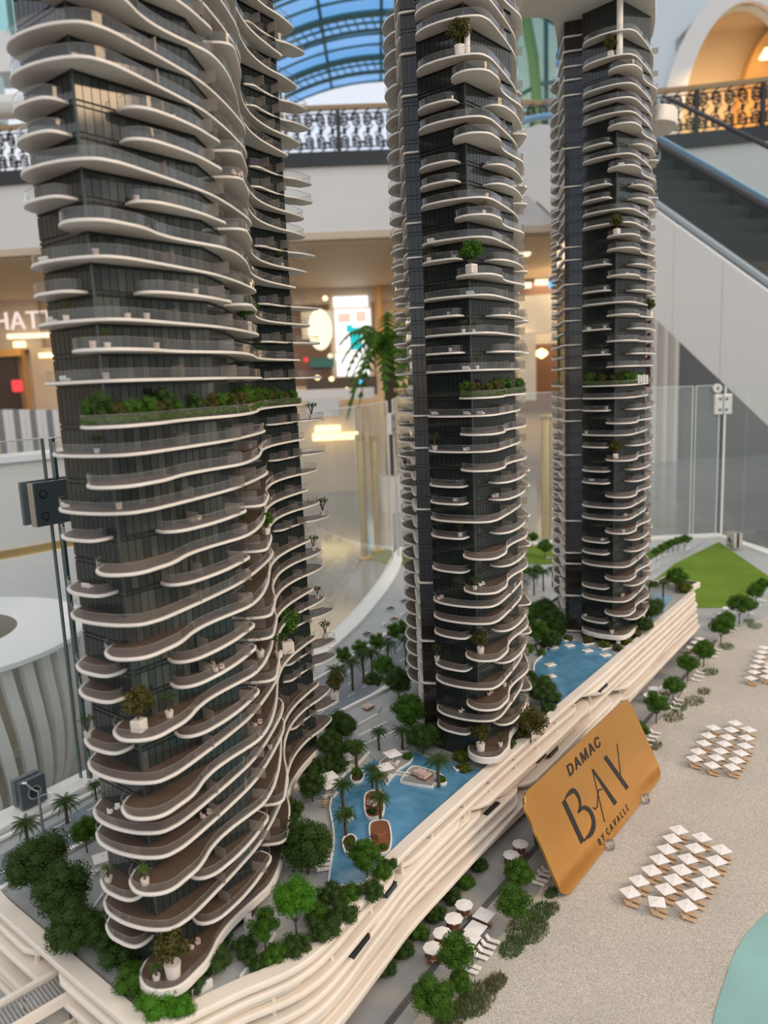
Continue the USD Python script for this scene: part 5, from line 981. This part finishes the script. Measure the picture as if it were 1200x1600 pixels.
# BAY in tall high-contrast letters; x along the plate, y up it (fractions of the plate's height)
hy = PH
def B_():
    y, h = .058, .106; hair = .0024
    stem = sg.Polygon([(.141, y + h), (.158, y + h), (.163, y), (.145, y)])
    up_o = [(.158, y + h), (.180, y + h), (.204, y + h*.95), (.211, y + h*.80), (.205, y + h*.64), (.186, y + h*.55)]
    lo_o = [(.186, y + h*.55), (.216, y + h*.50), (.232, y + h*.32), (.226, y + h*.13), (.200, y + h*.02), (.160, y)]
    def thick(pts, k):
        q = spline(np.array(pts), .004); n = normals(q); u = np.linspace(0, 1, len(q)); w = hair + k*np.sin(math.pi*u)**1.6
        return sg.Polygon(np.vstack([q + n*hair*.5, (q - n*w[:, None])[::-1]])).buffer(0)
    return [stem, thick(up_o, .009), thick(lo_o, .012)]
def A_():
    return [sg.Polygon([(.322, .166), (.330, .166), (.372, .056), (.353, .056)]), LS([(.325, .166), (.279, .048)]).buffer(.0012), sp([(.256, .096), (.264, .088), (.278, .090), (.296, .106), (.316, .116), (.332, .108)], .0013)]
def Y_(): return [sg.Polygon([(.401, .166), (.419, .166), (.459, .058), (.441, .058)]), LS([(.443, .096), (.496, .166)]).buffer(.0012)]
glyphs(B_(), 'letter_b', 'tall black letter B'); glyphs(A_(), 'letter_a', 'black letter A with a curved hairline bar'); glyphs(Y_(), 'letter_y', 'tall black letter Y')
def text_on(s, x, y, h, name, bold, track, slant=0, stretch=1.0):
    mb = MB(); cx_ = x
    for ch in s:
        if ch == ' ': cx_ += h*.45; continue
        t = meshkit.text_mesh(ch, h, .0012, bold); v = np.asarray(t.vertices); v[:, 0] *= stretch; v[:, 0] += slant*v[:, 1]; w = v[:, 0].max(); v[:, 0] += cx_; v[:, 1] += y; mb.add(v, np.asarray(t.faces)); cx_ += (w - slant*h*.5) + track
    return obj(name, on_sign(*mb.mesh(), .0002), BLACK, sign)
text_on('DAMAC', .212, .196, .0245, 'lettering_damac', True, .0066, .18, 1.45)
text_on('BY CAVALLI', .215, .0165, .0155, 'lettering_by_cavalli', False, .0095)
for u in (.245, .50):
    p = S0 + sd*u + su*.004
    k = thing('acrylic_knob', 'clear acrylic knob holding the %s corner of the golden sign' % ('nearer' if u < .4 else 'farther'), 'knob', p + snn*.010)
    obj('ball', MB().add(*moved(rbox((.022, .022, .026), .009, 2), (0, 0, 0))), CLEAR, k, True); obj('foot', MB().lathe([(.001, -.014), (.009, -.014), (.007, -.008), (.001, -.008)], n=14), CLEAR, k)

# ------------------------------------------------------------------ balcony plants and furniture, gardens half way up
from shapely.geometry import Polygon as SPoly, Point
POLY = {n_: SPoly(np.vstack([r, inn])).buffer(0) for n_, (r, inn) in SHAPES.items()}; WALLP = SPoly(WALL).buffer(.002)
KIN = {'A': 'FE', 'B': 'C', 'D': 'LRM', 'G': 'C', 'K': 'C', 'P': 'FE'}
TW = {1: (P1, 0, [(0, 'K')] + S1), 2: (P2, -.035, [(0, 'K')] + S2), 3: (P3, R3, [(0, 'P')] + S3)}
TN = {1: 'nearest', 2: 'middle', 3: 'farthest'}
CELLS = {}
for n_ in 'FECLRM':
    g_ = POLY[n_].buffer(-.009); x0, y0, x1, y1 = g_.bounds
    CELLS[n_] = np.array([(x, y) for x in np.arange(x0, x1, .006) for y in np.arange(y0, y1, .006) if g_.contains(Point(x, y)) and not WALLP.buffer(.004).contains(Point(x, y))])
def near_balcony(ti, px_, py_):
    """the balcony spot that shows nearest to a place measured in the photograph (for floors seen edge-on or from below)"""
    pos, rot, seq = TW[ti]; best = None; M2 = np.array([[math.cos(rot), -math.sin(rot)], [math.sin(rot), math.cos(rot)]])
    for k, ty in seq:
        for n_ in KIN[ty]:
            l = CELLS[n_]; q = np.c_[l @ M2.T + pos, np.full(len(l), zk(k) + .0036)]; e = q - CAM; d = e @ FW
            m = np.abs(600 + FPX*(e @ RT)/d - px_) + np.abs(800 - FPX*(e @ UP)/d - py_) + 14*d; i = int(np.argmin(m))
            if best is None or m[i] < best[0]: best = (m[i], k, q[i], l[i], d[i])
    return best[:4] if best[0] - 14*best[4] < 30 else None
def on_balcony(ti, px_, py_, slack=.004):
    pos, rot, seq = TW[ti]; best = None
    for k, ty in seq:
        z = zk(k) + .0036; q = at(px_, py_, z)
        if not 0 < q[1] < 6: continue
        d = q[:2] - pos; l = np.array([math.cos(rot)*d[0] + math.sin(rot)*d[1], -math.sin(rot)*d[0] + math.cos(rot)*d[1]])
        if WALLP.contains(Point(l)): continue
        if any(POLY[n_].buffer(slack - .006).contains(Point(l)) for n_ in KIN[ty] + 'D'):
            if best is None or q[1] < best[0]: best = (q[1], k, q, l)
    return best or near_balcony(ti, px_, py_)
def spot(l):
    x, y = l
    return 'beside the corner' if y < .03 and x > -.03 else 'on its end face' if x < -.02 else 'along its sea front' if y < .26 else 'in its curved valley' if y < .55 else 'on its far lobe'
used = {}
def storey(k): return ORD[int(k if k < 22 else k - .5)] if k >= 1 else 'lowest'
def bal(kind, ti, px_, py_, hpx, what, off=0):
    b = on_balcony(ti, px_, py_)
    if b is None: print('no balcony', what, ti, px_, py_); return None
    _, k, q, l = b; s = hpx*np.dot(q - CAM, FW)/FPX
    lab = '%s on the %s balcony of the %s tower %s' % (what, storey(k), TN[ti], spot(l)); key = lab; used[key] = used.get(key, 0) + 1
    if used[key] > 1: lab += ['', ', second', ', third', ', fourth', ', fifth'][min(4, used[key] - 1)]
    return kind.put(lab, q, rng.uniform(0, 6.28), s)
for ti, x, y, h, k in [(1, 218, 1142, 66, 0), (1, 271, 1524, 76, 1), (1, 524, 1084, 40, 0), (2, 751, 1020, 34, 1), (2, 751, 1172, 42, 1), (2, 736, 424, 48, 2), (2, 720, 68, 50, 1), (3, 961, 712, 26, 0), (3, 963, 362, 28, 0), (3, 954, 76, 28, 0), (1, 449, 1020, 66, 2), (2, 741, 505, 14, 0), (1, 385, 508, 52, 2), (3, 1015, 492, 26, 0), (1, 424, 835, 34, 2)]: bal(POTS[k], ti, x, y, h/2.1, 'bushy potted tree')
for ti, x, y, h in [(1, 265, 1120, 36), (1, 138, 1152, 34), (2, 683, 1032, 24), (2, 719, 838, 20), (2, 742, 921, 20), (2, 680, 704, 24), (2, 782, 1166, 20), (2, 788, 1072, 20), (1, 382, 827, 22), (1, 386, 894, 18), (1, 506, 803, 26), (1, 509, 994, 26), (1, 490, 860, 22), (1, 486, 657, 24), (1, 407, 1026, 38), (1, 436, 1027, 36), (1, 422, 1170, 22), (1, 496, 935, 18), (1, 440, 417, 22), (3, 955, 984, 18), (3, 973, 838, 14), (3, 913, 676, 12), (2, 665, 405, 22), (2, 725, 518, 18), (2, 746, 578, 18), (3, 1010, 800, 20), (3, 1000, 860, 18), (2, 633, 732, 20), (1, 104, 496, 28), (1, 168, 542, 28), (1, 152, 708, 26), (1, 390, 700, 22), (1, 272, 165, 16), (2, 755, 330, 18), (2, 770, 205, 20), (3, 942, 549, 14), (1, 405, 540, 18), (2, 812, 455, 14)]: bal(SPRIG, ti, x, y, h/1.35, 'slim potted plant')
for ti, x, y, h in [(1, 170, 1377, 36), (1, 227, 1381, 40), (1, 245, 1530, 36)]: bal(POTPALM, ti, x, y, h/2.1, 'small potted palm')
def armchair(p, m):
    obj('seat', MB().add(*moved(rbox((.0075, .0080, .0042), .0016), (0, 0, .0024))), m, p)
    r = np.array([(.0044*math.cos(a), .0046*math.sin(a)) for a in np.linspace(math.pi*.55, math.pi*1.45, 12)]); obj('backrest', MB().wall(r, .0018, .0010, .0082), m, p)
ARM = [Kind('lounge_chair', 'chair', lambda p: armchair(p, PINK)), Kind('white_lounge_chair', 'chair', lambda p: armchair(p, OFFW))]
def sofa(p): obj('seat', MB().add(*moved(rbox((.019, .0085, .0040), .0014), (0, 0, .0022))), OFFW, p); obj('backrest', MB().add(*moved(rbox((.019, .0024, .0050), .001), (0, .0034, .0052))), OFFW, p)
SOFA = Kind('balcony_sofa', 'sofa', sofa)
def pair(ti, x, y, white=0, sofa_=False):
    b = on_balcony(ti, x, y)
    if b is None: print('no balcony pair', ti, x, y); return
    _, k, q, l = b; w = '%s balcony of the %s tower %s' % (storey(k), TN[ti], spot(l)); key = 'P' + w; used[key] = used.get(key, 0) + 1; ex = '' if used[key] == 1 else ' farther along'
    if sofa_: SOFA.put('white sofa%s on the %s' % (ex, w), q, AD + rng.uniform(-.3, .3) + 1.5); return
    pos, rot, seq = TW[ti]
    for s in (-1, 1): ARM[white].put('%s chair%s on the %s' % ('white' if white else 'blush', ex, w), (q[0] + s*.0062*math.cos(AD), q[1] + s*.0062*math.sin(AD), q[2]), AD + (0 if s < 0 else math.pi) + rng.uniform(-.4, .4), group='pair of chairs%s on the %s' % (ex, w))
for ti, x, y, wh in [(1, 304, 1478, 0), (1, 178, 1267, 1), (1, 321, 1268, 0), (1, 324, 1042, 0), (1, 305, 814, 0), (1, 386, 935, 0), (1, 402, 1133, 0), (2, 765, 1081, 0), (2, 722, 1112, 1), (2, 688, 936, 0), (2, 752, 913, 1), (2, 792, 966, 0), (2, 772, 776, 0), (3, 973, 929, 0), (3, 915, 962, 1), (3, 942, 842, 1), (3, 977, 806, 0), (3, 961, 712, 0), (2, 712, 782, 0), (1, 487, 773, 0), (1, 450, 1056, 0), (2, 730, 705, 0), (3, 920, 512, 1), (2, 750, 270, 0), (2, 735, 118, 0), (1, 370, 275, 0), (1, 345, 1060, 0)]: pair(ti, x, y, wh)
for ti, x, y in [(2, 680, 648), (2, 735, 460), (2, 728, 567), (2, 730, 648), (1, 102, 587), (1, 70, 397), (1, 80, 490), (2, 672, 376), (1, 96, 785), (3, 970, 256), (3, 925, 750), (1, 137, 918), (2, 700, 162), (2, 752, 650)]: pair(ti, x, y, 1, True)
# blush side tables of the upper balconies: small lit drums
def drum(p): obj('base', MB().lathe([(.001, 0), (.0042, 0), (.0046, .0085), (.001, .0085)], n=12), PINK, p); obj('top', MB().lathe([(.001, .0085), (.0050, .0085), (.0050, .0094), (.001, .0094)], n=12), POT, p)
DRUM = Kind('drum_table', 'side table', drum)
for ti, x, y in [(1, 166, 587), (1, 200, 500), (1, 145, 540), (1, 183, 711), (1, 188, 793), (1, 230, 497), (1, 165, 748), (1, 213, 335), (1, 150, 400), (1, 245, 540), (1, 305, 470), (2, 780, 345), (2, 700, 288), (2, 702, 495), (2, 705, 551), (2, 780, 460), (2, 795, 500), (2, 710, 405), (2, 760, 306), (2, 776, 765), (3, 945, 285), (3, 943, 312), (3, 945, 415), (3, 975, 300), (3, 945, 452), (3, 980, 430), (3, 945, 512), (3, 948, 640)]: bal(DRUM, ti, x, y, 1205/2.0, 'blush drum side table') if False else None
def drumput(ti, x, y):
    b = on_balcony(ti, x, y)
    if b:
        _, k, q, l = b; lab = 'blush drum table on the %s balcony of the %s tower %s' % (storey(k), TN[ti], spot(l)); used[lab] = used.get(lab, 0) + 1
        DRUM.put(lab + ['', ', a second one', ', a third one', ', a fourth one'][min(3, used[lab] - 1)], q, 0, 1.0)
for ti, x, y in [(1, 166, 587), (1, 200, 500), (1, 145, 540), (1, 183, 711), (1, 188, 793), (1, 230, 497), (1, 165, 748), (1, 213, 335), (1, 150, 400), (1, 245, 540), (1, 305, 470), (2, 780, 345), (2, 700, 288), (2, 702, 495), (2, 705, 551), (2, 780, 460), (2, 795, 500), (2, 710, 405), (2, 760, 306), (2, 776, 765), (3, 945, 285), (3, 943, 312), (3, 945, 415), (3, 975, 300), (3, 945, 452), (3, 980, 430), (3, 945, 512), (3, 948, 640)]: drumput(ti, x, y)
# garden storey: a row of small trees and a low hedge along the rim
GT_ = [tree_kind('garden_tree', 'tree', L_GREEN, 7, 900, .2, 1.0, 1.25, 101, .06, .5), tree_kind('garden_tree', 'tree', L_DARK, 7, 900, .2, 1.1, 1.3, 102, .06, .5), tree_kind('garden_tree', 'tree', L_OLIVE, 7, 800, .2, 1.0, 1.2, 103, .06, .5)]
for ti, sh_, n in ((1, 'C', 30), (2, 'C', 20), (3, 'F', 16)):
    pos, rot, _ = TW[ti]; r, inn = SHAPES[sh_]; nr = normals(r); nr = -nr if np.mean(np.sum((r - inn.mean(0))*nr, 1)) < 0 else nr
    M2 = np.array([[math.cos(rot), -math.sin(rot)], [math.sin(rot), math.cos(rot)]]); z = zk(21) + .0036
    s = np.linspace(3, len(r) - 6, n); rg = np.random.default_rng(200 + ti)
    for i, a in enumerate(s):
        q = r[int(a)] - nr[int(a)]*(.016 + .004*rg.random()); w = M2 @ q + pos; h = rg.uniform(.0125, .0195)
        GT_[int(rg.choice((0, 0, 1, 2)))].put(ORD[i + 1] + ' small tree along the hanging garden of the %s tower' % TN[ti], (w[0], w[1], z), rg.uniform(0, 6), (h, h, h*1.1), 'garden trees of the %s tower' % TN[ti])
    bl = [(*(M2 @ (p - m_*.0085) + pos), z + .006, .0085) for p, m_ in zip(r[2:-3:1], nr[2:-3:1])]
    for mm, par, lb in ((L_YELLOW, 0, 'yellow-green'), (L_GREEN, 1, 'fresh green')): obj('garden_hedge', crown(bl[par::2], 4200, .0034, 300 + ti + par), mm, None, label='%s hedge along the rim of the hanging garden of the %s tower' % (lb, TN[ti]), cat='hedge', kind='stuff')
b = on_balcony(3, 990, 602) or (0, 21, np.array([*(np.array([.10, .09]) + P3), zk(21) + .0036]), (0, 0))
t = thing('garden_sculpture', 'row of white upright fins in the hanging garden of the farthest tower', 'sculpture', b[2] + np.array([.03, .01, 0]), -.2)
for k in range(5): obj('fin', MB().add(*moved(rbox((.0075, .004, .026 + .003*(k % 2)), .001), ((k - 2)*.0092, 0, .015))), OFFW, t)

# ------------------------------------------------------------------ reception desk and counter behind the glass
t = thing('reception_desk', 'round white reception desk with curved slats seen through the glass', 'desk', (-1.76, 2.86, 0))
DW = plain('desk_white', (.82, .84, .86), .3)
obj('top', MB().lathe([(.30, .672), (.55, .672), (.565, .680), (.565, .697), (.55, .705), (.30, .705)], n=64), DW, t, 30)
obj('inner_well', MB().lathe([(.30, .705), (.30, .50), (.001, .50)], n=40), plain('desk_well', (.30, .26, .20), .5), t)
obj('core', MB().lathe([(.34, .0), (.36, .3), (.40, .66)], n=48), WALLC, t)
for k in range(40):
    a = k*2*math.pi/40; pr = [(.40, 0), (.47, .18), (.51, .38), (.52, .55), (.53, .672)]
    pts = np.array([(r_*math.cos(a + .25*(1 - z_/.67)), r_*math.sin(a + .25*(1 - z_/.67)), z_) for r_, z_ in pr]); pts = spline(pts, .08)
    mb = MB(); c_ = np.array([math.cos(a), math.sin(a), 0]); s_ = np.array([-math.sin(a), math.cos(a), 0]); m_ = len(pts)
    v = np.vstack([pts - s_*.020, pts + s_*.020, pts + s_*.020 - c_*.03, pts - s_*.020 - c_*.03]); f = [[q*m_ + i, ((q + 1) % 4)*m_ + i, ((q + 1) % 4)*m_ + i + 1, q*m_ + i + 1] for q in range(4) for i in range(m_ - 1)]
    obj('slat', mb.add(v, f), WALLW, t, 40)
obj('shelf', MB().lathe([(.36, .30), (.44, .30), (.44, .33), (.36, .33)], n=48), WALLC, t)
t = thing('service_counter', 'long curved white counter with a gold foot behind the reception desk', 'counter')
ca = np.array([[-2.2 + 2.1*math.sin(q) - 1.9, 6.9 - 2.1*math.cos(q)] for q in np.linspace(-1.5, 1.35, 40)])
obj('front', MB().wall(ca, .25, .56, 1.16), WALLW, t); obj('top', MB().wall(ca, .34, 1.16, 1.20), DW, t); obj('gold_foot', MB().wall(ca, .28, .50, .56), BRASS, t); obj('plinth', MB().wall(ca, .36, 0, .50), WHITE, t)
obj('flower_mark', MB().tube([(-2.62, 4.70, .86), (-2.58, 4.70, .90), (-2.52, 4.70, .86)], .012, 6).tube([(-2.60, 4.70, .80), (-2.54, 4.70, .78)], .010, 6), RUBBER, t)
